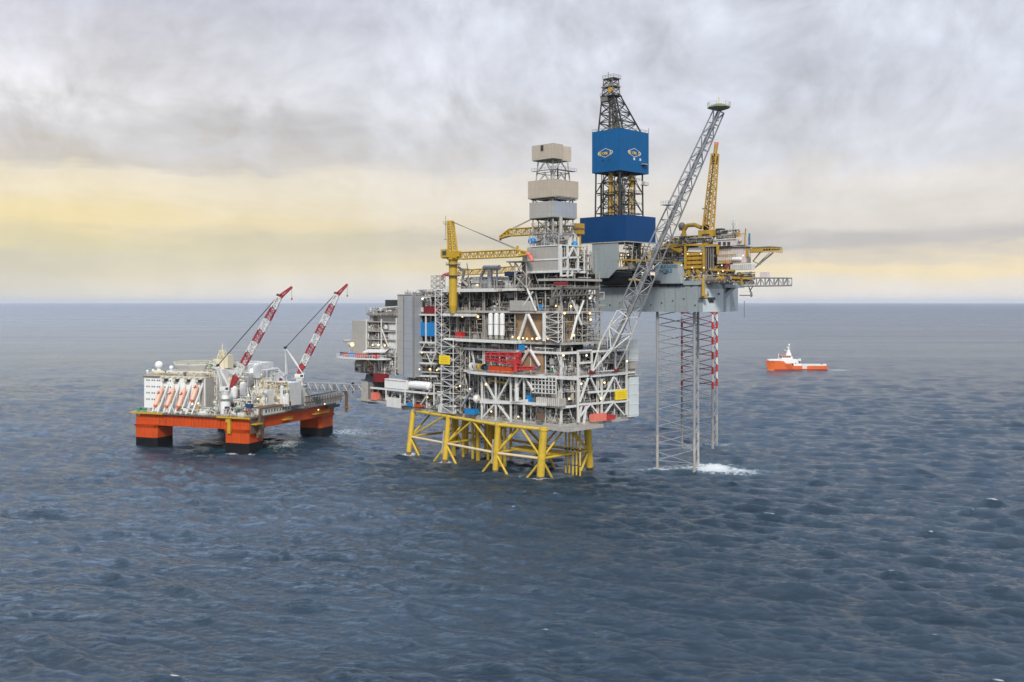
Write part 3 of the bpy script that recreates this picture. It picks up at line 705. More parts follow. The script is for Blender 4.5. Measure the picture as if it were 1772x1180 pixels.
m.prism([(xa, ty0), (xb, ty0), (xb, yn - 1), (xb - 4, yn), (xb - 2, ty1 - .6), (xa, ty1 - .6)], z0, z1); m.use('green deck').box(xa + .3, xb - .3, ty0 + .3, yn - 1.5, z0 - .3, z0 - .02)
m.use('dark grey').box(xa + 6, xa + 7.6, ty0 - .25, ty0 - .02, z1 - 3, z1 - .4); m.build('wind_wall', tw)
c4 = lambda g, z: [(tx0 + g, ty0 + g, z), (tx1 - g, ty0 + g, z), (tx1 - g, ty1 - g, z), (tx0 + g, ty1 - g, z)]
MB().use('light grey').lattice(c4(.6, 104), c4(.9, 129), 3, .38, .2, 'x').build('tower_frame', tw)
MB().use('light grey').lattice(c4(1.2, 129), c4(2.6, 147.3), 3, .33, .18, 'k').build('tower_frame', tw)
for z, sg in ((142, 1), (128.2, 0), (112, 0), (116, 0)):
    m = MB().use('galvanised').box(tx0 + .3, tx1 - .3, ty0 + .3, ty0 + 1.6, z, z + .2).box(tx1 - 1.6, tx1 + 1.2, ty0 + 1.7, ty1 - .3, z, z + .2).rail((tx0 + .3, ty0 + .3, z + .2), (tx1 + 1, ty0 + .3, z + .2), 1.2, 2).rail((tx1 + 1.1, ty0 + .4, z + .2), (tx1 + 1.1, ty1, z + .2), 1.2, 2); m.build('walkway', tw)
m = MB(); r2 = random.Random(5)
for i in range(16): x = tx0 + 2 + r2.random() * 10; y = ty0 + 2 + r2.random() * 11; m.use(pick(r2, STEEL)).bar((x, y, 104), (x, y, 112 + r2.random() * 34), .18 + .25 * r2.random(), 8)
m.build('pipework', tw)
MB().use('light grey').bar((tx1 + 1.2, ty0 + 4, 96), (tx1 + 1.2, ty0 + 4, 120), .9, 12).build('vent_stack', tw)

# ---- upper deck plant between crane and tower
clutter(plat, rng, px_x(785, 8), px_x(905, 8), 8, 24, 86.6, 92.5, dens=1.1, steel=STEEL_UP, kit=KIT_UP)
m = MB().use('galvanised'); a, b = fx(838, 463, 9), fx(864, 463, 9)
m.bar(a, b, 1.3, 12).path([fx(839, 464, 9), fx(833, 478, 9), fx(833, 492, 9)], .8, 10).bar(fx(848, 466, 9), fx(848, 498, 9), 1.4, 12).bar(fx(860, 466, 9), fx(860, 498, 9), .5, 8).bar(fx(835, 490, 10), fx(850, 490, 10), 1.8, 12)
m.build('exhaust_duct', plat)
m = MB().use('light grey').path([fx(793, 462, 8), fx(803, 470, 8), fx(800, 485, 8), fx(810, 495, 8)], .7, 10).bar(fx(808, 455, 8), fx(813, 498, 8), .3).bar(fx(800, 465, 8), fx(812, 466, 8), .3); m.build('exhaust_duct', plat)
m = MB().use('white').box(px_x(816, 9), px_x(829, 9), 9, 14, 86.4, 92.4).box(px_x(874, 9), px_x(888, 9), 9, 14, 86.4, 90); m.use('navy').box(px_x(873, 8), px_x(890, 8), 8, 13, 92.2, 94.4); m.build('equipment', plat)
# boom rest truss
bx0, bx1 = px_x(891, 4), px_x(911, 4)
A = [(bx0, 4, 86.3), (bx1, 4, 86.3), (bx1, 9, 86.3), (bx0, 9, 86.3)]
m = MB().use('light grey').lattice(A, [(x, y, 98.5) for x, y, _ in A], 2, .3, .2, 'x'); m.bar((bx0, 4, 94), fx(880, 452, 4), .3, 6).box(px_x(876, 3), bx1 + .5, 3, 9.5, 98.5, 99.1); m.build('boom_rest', plat)
# left roof: lattice frames, domes
clutter(plat, rng, XA + 1, XB - 1, 9.5, 22, 83.1, 86.5, dens=.9)
A = [(px_x(746, 9), 9, 83), (px_x(760, 9), 9, 83), (px_x(760, 9), 13, 83), (px_x(746, 9), 13, 83)]
MB().use('light grey').lattice(A, [(x, y, 93.5) for x, y, _ in A], 4, .2, .15, 'x').build('lattice_mast', plat)
m = MB().use('light grey')
for px in (703, 709): c = fx(px, 505, 6); m.sph((c.x, 6, 84.9), 1.0, 10, 7)
for px in (741, 747): c = fx(px, 505, 9); m.sph((c.x, 9, 85.4), 1.1, 10, 7).bar((c.x, 9, 83), (c.x, 9, 84.6), .25)
m.build('vent_dome', plat)

# ---- living quarters block at the far left end
lq0, lq1 = px_x(604, 6), px_x(687, 6)
lqm = px_x(632, 6)
lq = MB().use('cladding').box(lq0, lqm, 8, 24, 48, 69.5); lq.use('light grey').box(lqm + .05, lqm + 3, 9, 24, 47, 73); lq.build('living_quarters', plat)
for i, py in enumerate((556, 572, 586, 600)):
    z = fx(645, py, 8).z; deck(lqm, lq1, 6.5, 30, z, .45, 'deck', 'light grey')
    if i < 3: clutter(plat, rng, lqm + 1, lq1 - 8, 7, 12, fx(645, (572, 586, 600)[i], 8).z + .1, z - .9, dens=1.8, kit=[('white', 3), ('light grey', 3), ('grey', 2), ('red', .7), ('dark grey', 1)])
    q = MB().use('white').box(lq1 - 9, lq1 - .5, 7.2, 14, z - 4.6, z - .85); q.build('wall_panel', plat)
m = MB().use('white').box(lqm + 2, lq1 - 1, 12.2, 30, 47, 72); m.build('living_quarters', plat)
m = MB().use('white')
for a, b in (((634, 552), (634, 640)), ((660, 552), (660, 640)), ((686, 550), (686, 650)), ((661, 600), (684, 640)), ((684, 602), (661, 640)), ((661, 570), (672, 600)), ((635, 640), (687, 646)), ((635, 622), (687, 626))): m.bar(fx(*a, 6.2), fx(*b, 6.2), .28, 4)
m.build('truss_frame', plat)
clutter(plat, rng, px_x(660, 5), lq1, 5, 11, fx(660, 642, 5).z, fx(660, 604, 5).z, dens=1.8, kit=[('white', 4), ('light grey', 3), ('grey', 2)])
m = MB().use('white').box(lqm + 6, px_x(663, 9), 9, 20, 72, 76); m.use('light grey').box(px_x(655, 8), px_x(686, 8), 8, 18, 72.1, 77.4); m.use('dark grey').box(px_x(664, 8), px_x(684, 8), 9, 18, 77.5, 81); m.use('white').bar((px_x(655, 7), 7.5, 76), (px_x(687, 7), 7.5, 77.5), .3, 6)
m.rail((lqm, 7, 72.3), (lq1, 7, 72.3)).build('roof_house', plat)
clutter(plat, rng, lqm, lq1 - 1, 6.5, 12, 72.4, 77, dens=1.6)
# rounded terrace with windbreak, and its supports
z_ = fx(630, 618, 2).z
x0, x1 = px_x(587, 0), px_x(668, 2)
pts = [(x0 + 1, 3), (x0, 0), (x0 + 2, -3.5), (x0 + 8, -5.5), (x0 + 16, -5.5), (x0 + 30, -3), (x1, 2), (x1, 12), (x0 + 4, 12)]
m = MB().use('white').prism(pts, z_ - .8, z_)
for a, b in zip(pts[:6], pts[1:7]): m.rail((*a, z_), (*b, z_), 1.6, 1.5, .1)
m.build('terrace', plat)
m = MB().use('white').slab([(px_x(629, 4), 3, z_ + 2.3), (px_x(668, 4), 3, z_ + 3), (px_x(670, 6), 9, z_ + 5.6), (px_x(636, 6), 9, z_ + 5)], (0, 0, .3)).build('canopy', plat)
m = MB().use('white').bar((px_x(637, 1), 0, z_ - .8), fx(655, 640, 8), .35, 6).bar((px_x(657, 3), 2, z_ - .8), fx(657, 640, 6), .35, 6); m.use('grey').box(px_x(615, 8), px_x(660, 8), 8, 20, 40, 47).use('white').box(px_x(612, 7), px_x(630, 7), 7, 12, 40, 40.7); m.build('terrace_support', plat)
clutter(plat, rng, px_x(616, 6), lq1, 5, 8, 40.8, 46.5, dens=.9)
m = MB().use('light grey').sph((px_x(602, 3), 4, z_ + 6.6), 1.3, 12, 8).bar((px_x(602, 3), 4, z_), (px_x(602, 3), 4, z_ + 5.4), .4, 8).bar((px_x(592, 3), 4, z_ + 8.3), (px_x(606, 8), 8, z_ + 8.3), .8, 8); m.build('radome', plat)
# bridge landing and lower left works
z1 = fx(630, 660, 3).z
m = MB().use('grey').box(px_x(632, 3), px_x(642, 3), 4, 16, z1 - 12, z1 + .4); m.use('light grey').box(px_x(621, 2), px_x(631.8, 2), 3.6, 12, z1 - 12, z1); m.use('navy').box(px_x(621, 2), px_x(642, 2), 3.4, 16.1, z1 + .45, z1 + .9)
m.use('dark grey').slab([(px_x(629, 4), 5, z1 + 1), (px_x(641, 4), 5, z1 + 1), (px_x(636, 4), 5, z1 + 4), (px_x(631, 4), 5, z1 + 4)], (0, 8, 0)); m.build('bridge_landing', plat)
deck(px_x(617, 2), px_x(700, 2), 3, 30, 26.3, 1.0, 'deck', 'light grey')
deck(px_x(640, 2), px_x(745, 2), 2.6, 16, fx(690, 674, 3).z, .9)
clutter(plat, rng, px_x(642, 3), px_x(690, 3), 4, 12, 26.4, 33, dens=1.2); clutter(plat, rng, px_x(690, 3), px_x(760, 3), 4, 12, 25, 32.6, dens=1.2)
za = fx(690, 673, 3).z
for pa, pb in ((665, 676), (676.5, 689), (689.5, 702)): m = MB().use('white clean').box(px_x(pa, 2), px_x(pb, 2), 2.2, 6, za + .1, za + 5).use('light grey').box(px_x(pa, 2) + .2, px_x(pb, 2) - .2, 2.0, 2.18, za + 4.2, za + 4.6); m.build('white_cabin', plat)
m = MB().use('white clean').vessel((px_x(708, 3), 4.6, za + 2.7), (px_x(739, 3), 4.6, za + 2.7), 2.2, 16).use('grey').box(px_x(712, 3), px_x(716, 3), 3, 6, za, za + .8).box(px_x(731, 3), px_x(735, 3), 3, 6, za, za + .8); m.build('storage_tank', plat, label='long white horizontal tank')
m = MB().use('white')
for a, b in (((701, 674), (701, 700)), ((668, 675), (668, 692)), ((744, 676), (735, 690)), ((735, 690), (728, 700)), ((757, 678), (780, 678)), ((765, 680), (765, 702)), ((779, 670), (779, 705)), ((751, 663), (751, 702)), ((751, 663), (764, 664))): m.bar(fx(*a, 1.9), fx(*b, 1.9), .35, 6)
m.build('truss_frame', plat)
m = MB().use('white').box(px_x(668, 2), px_x(692, 2), 2.3, 2.7, 23.8, 29).box(px_x(757, 2), px_x(787, 2), 2.4, 3, 24, 28.6); m.build('wall_panel', plat)
m = MB().use('galvanised').slab([(px_x(740, 1), 1.2, 25), (px_x(757, 1), 1.2, 29.5), (px_x(759, 1), 1.2, 29.5), (px_x(742, 1), 1.2, 25)], (0, 1.2, 0)).slab([(px_x(797, 1), 1.2, 29), (px_x(815, 1), 1.2, 38), (px_x(818, 1), 1.2, 38), (px_x(800, 1), 1.2, 29)], (0, 1.2, 0)); m.build('stairway', plat)
m = MB().use('yellow').bar(fx(847, 658, 4), fx(889, 665, 4), .35, 4); m.build('lifting_beam', plat)
# pipe reels and large vessels on the oval deck
m = MB()
for i, px in enumerate((812, 819, 826, 833)):
    c = fx(px, 633 - i * .4, 0); m.use(('white', 'light grey', 'yellow', 'black')[i]).bar((c.x - .5, 2, 48.4), (c.x + .5, 2, 48.4), 1.9 - .1 * i, 16).use('grey').bar((c.x - .7, 2, 48.4), (c.x + .7, 2, 48.4), .8, 10)
m.build('hose_reel', plat)
m = MB().use('light grey').vessel(fx(807, 674, 5) , fx(826, 692, 5), .5, 10); m.use('white').vessel(fx(824, 690, 4), fx(826, 690, 4), 2.1, 14); m.build('pressure_vessel', plat)
# ---- lamps seen burning
lamps_y = [(731, 517), (758, 520), (826, 493), (726, 639), (744, 639), (756, 640), (796, 668), (887, 583), (897, 585), (905, 585), (912, 586), (921, 586), (929, 586), (962, 529), (948, 586), (800, 548), (827, 548), (790, 670), (813, 673), (740, 687), (841, 665), (897, 721), (850, 712), (645, 597), (655, 597), (666, 598), (730, 610)]
for i, (px, py) in enumerate(lamps_y):
    c = fx(px, py, 1.4 if 790 < px < 930 and py > 600 else 4.2); MB().use('amber lamp' if i % 3 else 'warm lamp').sph(c, .42 if i % 4 else .55, 8, 6).build('floodlight', plat)
for i, (px, py) in enumerate([(1021, 516), (1021, 542), (1022, 553), (1015, 615), (977, 542), (993, 580), (1006, 664), (1046, 662), (1040, 690), (985, 690), (988, 530), (975, 615), (1085, 625)]):
    MB().use('amber lamp' if i % 3 else 'warm lamp').sph(ex(px, py, 9.4), .5, 8, 6).build('floodlight', plat)
c = fx(609.5, 596, -1); MB().use('amber lamp').sph(c, 1.1, 10, 8).build('floodlight', plat, label='large amber lamp on the terrace')

# ---- things standing on the platform
def container(px0, px1, y, z, h, d, mt, label, cat='container', group=None, name='shipping_container', frame=None, ends=True):
    fr = frame or P; a, b = fr.hit(px0, 600, 'y', y)[0], fr.hit(px1, 600, 'y', y)[0]; X, Y = fr.o[0] + a * fr.c - y * fr.s, fr.o[1] + a * fr.s + y * fr.c
    t = thing(name, (X, Y, z), fr.deg, label, cat, group); Lx = b - a
    m = MB().use(mt).box(.08, Lx - .08, .08, d, .15, h - .08)
    for i in range(max(2, int(Lx / .7))): x = .2 + (Lx - .5) * i / max(1, int(Lx / .7) - 1 or 1); m.box(x, x + .16, .0, .079, .16, h - .1)
    m.build('body', t)
    m = MB().use(mt)
    for x in (0, Lx - .18): m.box(x, x + .18, -.04, .07, 0, h)
    m.box(.19, Lx - .19, -.03, .06, h - .17, h + .02).box(.19, Lx - .19, -.03, .06, 0, .14); m.build('corner_frame', t)
    return t
s_ = fx(720, 570, 8)
for a, b, lb in ((720, 735, 'bright blue steel unit in the white bay beside the silver clad tower'), (739, 752.5, 'bright blue steel unit in the white bay next to the lattice stair tower')):
    container(a, b, 8.0, fx(730, 581, 8).z, fx(730, 557, 8).z - fx(730, 581, 8).z, 5, 'sky blue', lb, 'equipment unit', 'blue units in the left bay', 'blue_enclosure')
z_ = fx(740, 542, 8).z
container(733, 750, 8, z_, 3.6, 4, 'dark red', 'dark red container under a blue cover above the two blue units')
container(752, 766, 8.2, z_, 3.4, 4, 'red', 'red container half hidden behind the white lattice stair tower')
MB_ = thing('green_skid', P.o + (0,), -45, 'low green skid on the deck left of the dark red container', 'skid'); MB().use('green').box(px_x(720, 8), px_x(732, 8), 8, 10, z_, z_ + .7).use('white').box(px_x(720, 8), px_x(732, 8), 8.2, 10, z_ + .75, z_ + 3).build('body', MB_)
container(788, 797, 2.4, 61.9, 3.2, 3, 'red', 'small red box behind the rail of the white middle deck')
container(701, 712, 3.2, 25.2, 1.6, 3, 'sky blue', 'low blue skip on the bottom deck at the left', 'skip'); container(717, 727, 3.2, 25.2, 1.5, 3, 'orange', 'low orange skip on the bottom deck at the left', 'skip')
container(804, 821, 2.6, 24.8, 2.6, 3, 'sky blue', 'blue container on the bottom deck beside the white truss'); container(845, 884, -.6, 46.4, 3.2, 3, 'orange', 'long orange container on the rounded white deck below the red crane')
container(841, 844.6, -.6, 46.4, 3.2, 3, 'navy', 'narrow navy container end beside the long orange container')
container(911, 917, 2.4, Zd[1] + .2, 4, 2, 'sky blue', 'upright blue locker beside the white support column', 'locker'); container(646, 663, 2.5, z1 - 3.5 + 4, 4.6, 4, 'dark red', 'dark red container above the bridge landing')
container(642, 651, 2, 26.5, 4.2, 3, 'salmon', 'faded pink container on the lowest deck by the bridge landing'); container(897, 903, 2, 57.5, 2.6, 2, 'sky blue', 'small blue cabinet beside the lower brown fire wall', 'cabinet')
container(929, 937, 2.0, 26, 3.2, 2, 'rusty brown', 'rust brown box hanging under the deck corner')
for (a, b, mt, lb) in ((1020, 1042, 'salmon', 'faded salmon container on the end of the bottom deck'), (1043, 1057, 'red', 'red tarpaulin covered box beside the faded salmon container')):
    ya, yb = px_y(a, 9), px_y(b, 9); t = thing('shipping_container', P.o + (24.4,), -45, lb, 'container')
    MB().use(mt).box(9.2, 11.6, ya, yb, .1, 3.6 if mt == 'salmon' else 2.2).build('body', t); m = MB().use(mt)
    for y in (ya, yb - .2): m.box(11.62, 11.75, y, y + .2, 0, 3.7 if mt == 'salmon' else 2.3)
    m.build('corner_frame', t)
for i, (px, mt, lb) in enumerate(((588, 'navy', 'navy box first from the left on the white terrace'), (594, 'orange', 'orange box second from the left on the white terrace'), (603, 'sky blue', 'bright blue box third from the left on the white terrace'), (614, 'red', 'red box in the middle of the white terrace'),
                                  (624, 'orange', 'orange box right of the red box on the white terrace'), (633, 'navy', 'navy box under the white canopy on the terrace'), (643, 'red', 'red box at the right end of the white terrace'))):
    container(px, px + 8.4, -3.0 if 590 < px < 630 else -1.0, fx(630, 618, 2).z + .05, 2.2, 2, mt, lb, 'box', 'boxes along the white terrace', 'storage_box')
def sign(origin, u, wd, ht, label):
    t = thing('yellow_sign', P.o + (0,), -45, label, 'sign'); o = Vector(origin); u = Vector(u); n = Vector((u.y, -u.x, 0))
    MB().use('sign yellow').slab([o, o + u * wd, o + u * wd + Vector((0, 0, ht)), o + Vector((0, 0, ht))], tuple(-n * .3)).build('board', t)
    m = MB().use('sign ochre'); r3 = random.Random(3)
    for row in range(3):
        a = wd * .2; z = ht * (.68 - .22 * row)
        while a < wd * .76:
            l = wd * (.05 + .05 * r3.random()); p = o + u * a + n * .05 + Vector((0, 0, z)); m.slab([p, p + u * l, p + u * l + Vector((0, 0, ht * .12)), p + Vector((0, 0, ht * .12))], tuple(-n * .04)); a += l + wd * .03
    m.build('faded_lettering', t)
a, b = fx(759.5, 629.5, -.4), fx(778, 629.5, -.4); sign(a, (1, 0, 0), b.x - a.x, 4.4, 'square yellow sign board on the white lattice stair tower')
a, b = ex(1065, 690, 9.7), ex(1085, 688, 9.7); sign((a.x, a.y, 33.2), (0, 1, 0), b.y - a.y, 4.6, 'square yellow sign board at the right end of the platform, under the flare boom')

# ---- pedestal crane and its boom
def box_boom(mb, p, q, w0, h0, w1, h1, n, rc, rb, side):
    """lattice boom from p to q"""
    p, q = Vector(p), Vector(q); d = (q - p).normalized(); s = Vector(side).normalized(); u = s.cross(d).normalized()
    A = [p + s * a * w0 / 2 + u * b * h0 / 2 for a, b in ((-1, -1), (1, -1), (1, 1), (-1, 1))]; B = [q + s * a * w1 / 2 + u * b * h1 / 2 for a, b in ((-1, -1), (1, -1), (1, 1), (-1, 1))]
    mb.lattice(A, B, n, rc, rb, 'z'); return A, B
cr = thing('pedestal_crane', P.o + (0,), -45, 'yellow pedestal crane with its boom laid level over the platform roof', 'crane')
cp = fx(782.5, 500, 0.6); X_ = cp.x; Yc = 1.2
zt = fx(782, 447, 1).z
m = MB().use('yellow').bar((X_, Yc, 74.2), (X_, Yc, 78), 1.3, 18, 2.1).bar((X_, Yc, 78), (X_, Yc, zt - 2), 2.1, 20).bar((X_, Yc, zt - 2), (X_, Yc, zt), 2.1, 20, 2.7); m.build('pedestal', cr)
for py in (459, 478): z = fx(782, py, 1).z; m = MB().use('dark grey').bar((X_, Yc, z), (X_, Yc, z + .35), 3.6, 16).use('galvanised'); [m.bar((X_ + 3.5 * cos(t * pi / 6), Yc + 3.5 * sin(t * pi / 6), z), (X_ + 3.5 * cos(t * pi / 6), Yc + 3.5 * sin(t * pi / 6), z + 1.5), .08, 4) for t in range(12)]; m.build('ring_platform', cr)
zh = fx(782, 441, 1).z
m = MB().use('yellow').box(X_ - 5.6, X_ + 3.4, Yc - 2.6, Yc + 2.6, zt, zt + 3.6).bar((X_, Yc, zt - .6), (X_, Yc, zt), 3.2, 16); m.build('machinery_house', cr)
m = MB().use('yellow').box(X_ - 4.2, X_ + .4, Yc - 4.6, Yc - 2.62, zt + .4, zt + 4.4).use('window').box(X_ - 2.8, X_ + .1, Yc - 4.7, Yc - 4.61, zt + 1.4, zt + 3.6); m.build('cab', cr)
top_ = fx(779, 383, 1)
m = MB().use('yellow').lattice([(X_ - 2.2, Yc - 1.4, zt + 3.6), (X_ + 1.5, Yc - 1.4, zt + 3.6), (X_ + 1.5, Yc + 1.4, zt + 3.6), (X_ - 2.2, Yc + 1.4, zt + 3.6)], [(top_.x - 1.2, Yc - 1, top_.z), (top_.x + 1, Yc - 1, top_.z), (top_.x + 1, Yc + 1, top_.z), (top_.x - 1.2, Yc + 1, top_.z)], 6, .5, .25, 'x')
m.box(top_.x - 1.4, top_.x + 1.2, Yc - 1.2, Yc + 1.2, top_.z - 1.4, top_.z + .3); m.use('galvanised').box(top_.x - 4.4, top_.x - 1.2, Yc - 1, Yc + 1, top_.z - 1.2, top_.z - 1).box(top_.x - 4.0, top_.x - 1.2, Yc - 1, Yc + 1, top_.z - 9, top_.z - 8.8).rail((top_.x - 4.4, Yc - 1, top_.z - 1), (top_.x - 1.2, Yc - 1, top_.z - 1)).bar((top_.x - 4, Yc, top_.z - 9), (top_.x - 3.6, Yc, top_.z + 3), .15); m.build('king_post', cr)
bs, be = fx(797, 442.5, 1.2), fx(895, 438, 1.2)
m = MB().use('yellow'); box_boom(m, bs, be, 2.2, 3.2, 2.0, 3.2, 14, .38, .2, (0, 1, 0)); m.bar((X_ + 3, Yc, zt + 1.2), bs, .9, 8); m.build('boom', cr)
tip = fx(917, 440, 1.2)
m = MB().use('yellow').lattice([be + Vector((0, a, b)) for a, b in ((-1, -1.6), (1, -1.6), (1, 1.6), (-1, 1.6))], [tip + Vector((-2, a, b)) for a, b in ((-.6, -.2), (.6, -.2), (.6, 1.2), (-.6, 1.2))], 2, .45, .3); m.bar(be + Vector((-.5, 0, 0)), be + Vector((.3, 0, 3.4)), .6, 6)
m.use('salmon').path([tip + Vector((-2, 0, .5)), tip + Vector((.2, 0, -.6)), tip + Vector((1.4, 0, -3.2))], .9, 8); m.build('boom_tip', cr)
m = MB().use('cable')
for o_ in (0, .9): m.bar((top_.x + .6, Yc - .5 + o_, top_.z), be + Vector((-o_ * 2.5, -.5 + o_, 2.2)), .1, 4)
m.build('hoist_cable', cr)
# second crane behind the tower
cr = thing('pedestal_crane', P.o + (0,), -45, 'yellow crane behind the vent tower with only its level boom showing', 'crane')
yb_ = 40
bs, be = fx(1000, 396, yb_), fx(884, 402, yb_); tp = fx(866, 411, yb_)
m = MB().use('yellow'); box_boom(m, bs, be, 2.4, 3.4, 2.2, 3.6, 14, .4, .22, (0, 1, 0)); m.build('boom', cr)
m = MB().use('yellow').lattice([be + Vector((0, a, b)) for a, b in ((-1, -1.6), (1, -1.6), (1, 1.8), (-1, 1.8))], [tp + Vector((0, a, b)) for a, b in ((-.6, -.4), (.6, -.4), (.6, .6), (-.6, .6))], 3, .45, .3).use('red').path([tp + Vector((1.5, 0, .6)), tp, tp + Vector((0, 0, -1.6))], .6, 8); m.build('boom_tip', cr)
c_ = fx(1003, 396, yb_)
m = MB().use('rig yellow').box(c_.x - 2, c_.x + 1.4, yb_ - 2, yb_ + 2, c_.z - 2.6, c_.z + 2.6).use('rusty brown').box(c_.x - 2.1, c_.x + 1.5, yb_ - 2.1, yb_ + 2.1, c_.z - .6, c_.z + .4); m.build('machinery_house', cr)
MB().use('yellow').bar((c_.x - .6, yb_, 60), (c_.x - .6, yb_, c_.z - 2.6), 1.2, 16).build('pedestal', cr)
MB().use('cable').bar(be + Vector((0, 0, 1.8)), fx(925, 376, yb_), .1, 4).bar(be + Vector((2, 0, 1.8)), fx(925, 377, yb_), .1, 4).build('hoist_cable', cr)
# third boom low behind the roof plant
cr = thing('pedestal_crane', P.o + (0,), -45, 'low yellow crane boom lying behind the exhaust ducts on the roof', 'crane')
m = MB().use('yellow'); box_boom(m, fx(892, 466, 30), fx(795, 472, 30), 2, 3, 2, 2.4, 14, .3, .18, (0, 1, 0)); m.build('boom', cr); m = MB().use('red').path([fx(778, 473, 28), fx(768, 476, 28), fx(764, 483, 28)], .9, 8).use('yellow').bar(fx(795, 472, 30), fx(778, 473, 28), .7, 6); m.build('boom_tip', cr)
MB().use('yellow').bar(fx(890, 470, 30), (fx(890, 470, 30).x, 30, 86), 1.4, 14).build('pedestal', cr)
# red knuckle crane parked on the oval deck
kc = thing('knuckle_crane', P.o + (0,), -45, 'folded dark red lattice crane resting on the rounded white deck', 'crane')
y_ = -.2
m = MB().use('red'); box_boom(m, fx(842, 612.5, y_), fx(899, 614, y_), 1.8, 1.5, 1.8, 1.8, 8, .34, .2, (0, 1, 0)); m.build('upper_boom', kc)
m = MB().use('red'); box_boom(m, fx(841, 621, y_), fx(890, 628, y_), 1.6, 1.2, 1.8, 1.6, 7, .3, .18, (0, 1, 0)); m.bar(fx(842, 612, y_), fx(841, 622, y_), .5, 6); m.build('lower_boom', kc)
m = MB().use('red').bar(fx(899, 611, y_), fx(893, 628, y_), 1.1, 8).bar(fx(893, 624, y_), fx(893, 643, y_), 1.3, 12).box(fx(886, 626, y_).x, fx(900, 626, y_).x, -1.2, .9, fx(890, 629, y_).z, fx(890, 622, y_).z); m.build('pedestal', kc)
m = MB().use('red'); box_boom(m, fx(898, 637, y_), fx(926, 637, y_), 1.6, 1.6, 1.4, 1.0, 6, .35, .2, (0, 1, 0)); m.use('sky blue').bar(fx(926, 637, y_), fx(931, 637.5, y_), .4, 6); m.build('jib', kc)

# ---- flare boom leaning out from the end face
fb = thing('flare_boom', P.o + (0,), -45, 'tall grey lattice flare boom leaning out over the sea from the platform corner', 'flare boom')
base = P.hit(1043, 640, 'x', 9.5); by = base[1]; tipf = P.hit(1244, 192, 'y', by)
p0, p1 = Vector(base), Vector(tipf); d = (p1 - p0).normalized(); s = Vector((0, 1, 0)); u = s.cross(d).normalized()
ring = lambda c, wd, h: [c + s * a * wd / 2 + u * b * h / 2 for a, b in ((-1, -1), (1, -1), (1, 1), (-1, 1))]
pm = p0.lerp(p1, .235)
A, M_, B = ring(p0.lerp(p1, .1), 11.0, 7.4), ring(pm, 7.6, 6.8), ring(p1, 3.5, 3.2)
m = MB().use('white').lattice(A, M_, 2, .4, .24, 'z')
f1, f2 = Vector(P.hit(1024.5, 644, 'x', 9.6)), Vector(P.hit(1065, 641, 'x', 9.6))
f3, f4 = Vector((2, f1.y, 62)), Vector((2, f2.y, 62))
m.bar(f1, A[0], .42, 6).bar(f2, A[1], .42, 6).bar(f1, A[3], .4, 6).bar(f2, A[2], .4, 6).bar(f1, A[1], .32, 6).bar(A[3], f3 - Vector((0, 0, 6)), .3, 6).bar(A[2], f4 - Vector((0, 0, 6)), .3, 6).bar(f1, f2, .4, 6)
m.build('lower_truss', fb)
MB().use('galvanised').lattice(M_, B, 17, .38, .19, 'z', taper=.8).build('upper_truss', fb)
MB().use('galvanised').bar(p0.lerp(p1, .1) , p0.lerp(p1, .3), 1.6, 14, 1.1).bar(p0.lerp(p1, .3), p1, 1.1, 12, .6).build('flare_pipe', fb)
m = MB().use('galvanised')
for i in range(26): c = p0.lerp(p1, .32 + i * .026) + s * 1.1; m.bar(c, c + u * .9 + s * .6, .22, 4).bar(c, c + d * 2.6, .18, 4)
m.bar(p0.lerp(p1, .2) + s * 1.9, p1 + s * 1.0, .26, 8).bar(p0.lerp(p1, .2) - s * 1.9, p1 - s * 1.0, .22, 8); m.build('ladder', fb)
for f in (f1, f2): MB().use('dark red').bar(f - Vector((0, 1.3, 0)), f + Vector((0, 1.3, 0)), .9, 12).build('hinge', fb)
m = MB().use('galvanised'); cp = p0.lerp(p1, .655) - s * 4; m.box(cp.x - 2, cp.x + 2, cp.y - 4.5, cp.y + .2, cp.z, cp.z + .3).rail((cp.x + 2, cp.y - 4.5, cp.z + .3), (cp.x + 2, cp.y + .2, cp.z + .3), 1.4, 1.2).rail((cp.x + 2, cp.y - 4.5, cp.z + .3), (cp.x - 2, cp.y - 4.5, cp.z + .3), 1.4, 1.2); m.build('side_platform', fb)
t_ = p1 + Vector((0, 0, .3)); h = 4.5
oc = [(t_.x + h * 1.08 * cos(R(22.5 + 45 * i)), t_.y + h * 1.08 * sin(R(22.5 + 45 * i))) for i in range(8)]; ic = [(t_.x + 2 * cos(R(22.5 + 45 * i)), t_.y + 2 * sin(R(22.5 + 45 * i))) for i in range(8)]
m = MB().use('green deck').prism(ic, t_.z, t_.z + 1.0, oc).prism(oc, t_.z + 1.02, t_.z + 1.4).prism(oc, t_.z + 1.41, t_.z + 2.6, ic)
for a, b in zip(oc, oc[1:] + oc[:1]): m.use('cream').rail((*a, t_.z + 1.4), (*b, t_.z + 1.4), 1.8, 2, .07)
m.use('cream').bar((t_.x, t_.y, t_.z + 1.4), (t_.x, t_.y, t_.z + 5.6), .3, 8).bar((t_.x + .8, t_.y, t_.z + 1.4), (t_.x, t_.y, t_.z + 4), .2, 6).bar((t_.x - .8, t_.y, t_.z + 1.4), (t_.x, t_.y, t_.z + 4), .2, 6); m.build('tip_platform', fb)
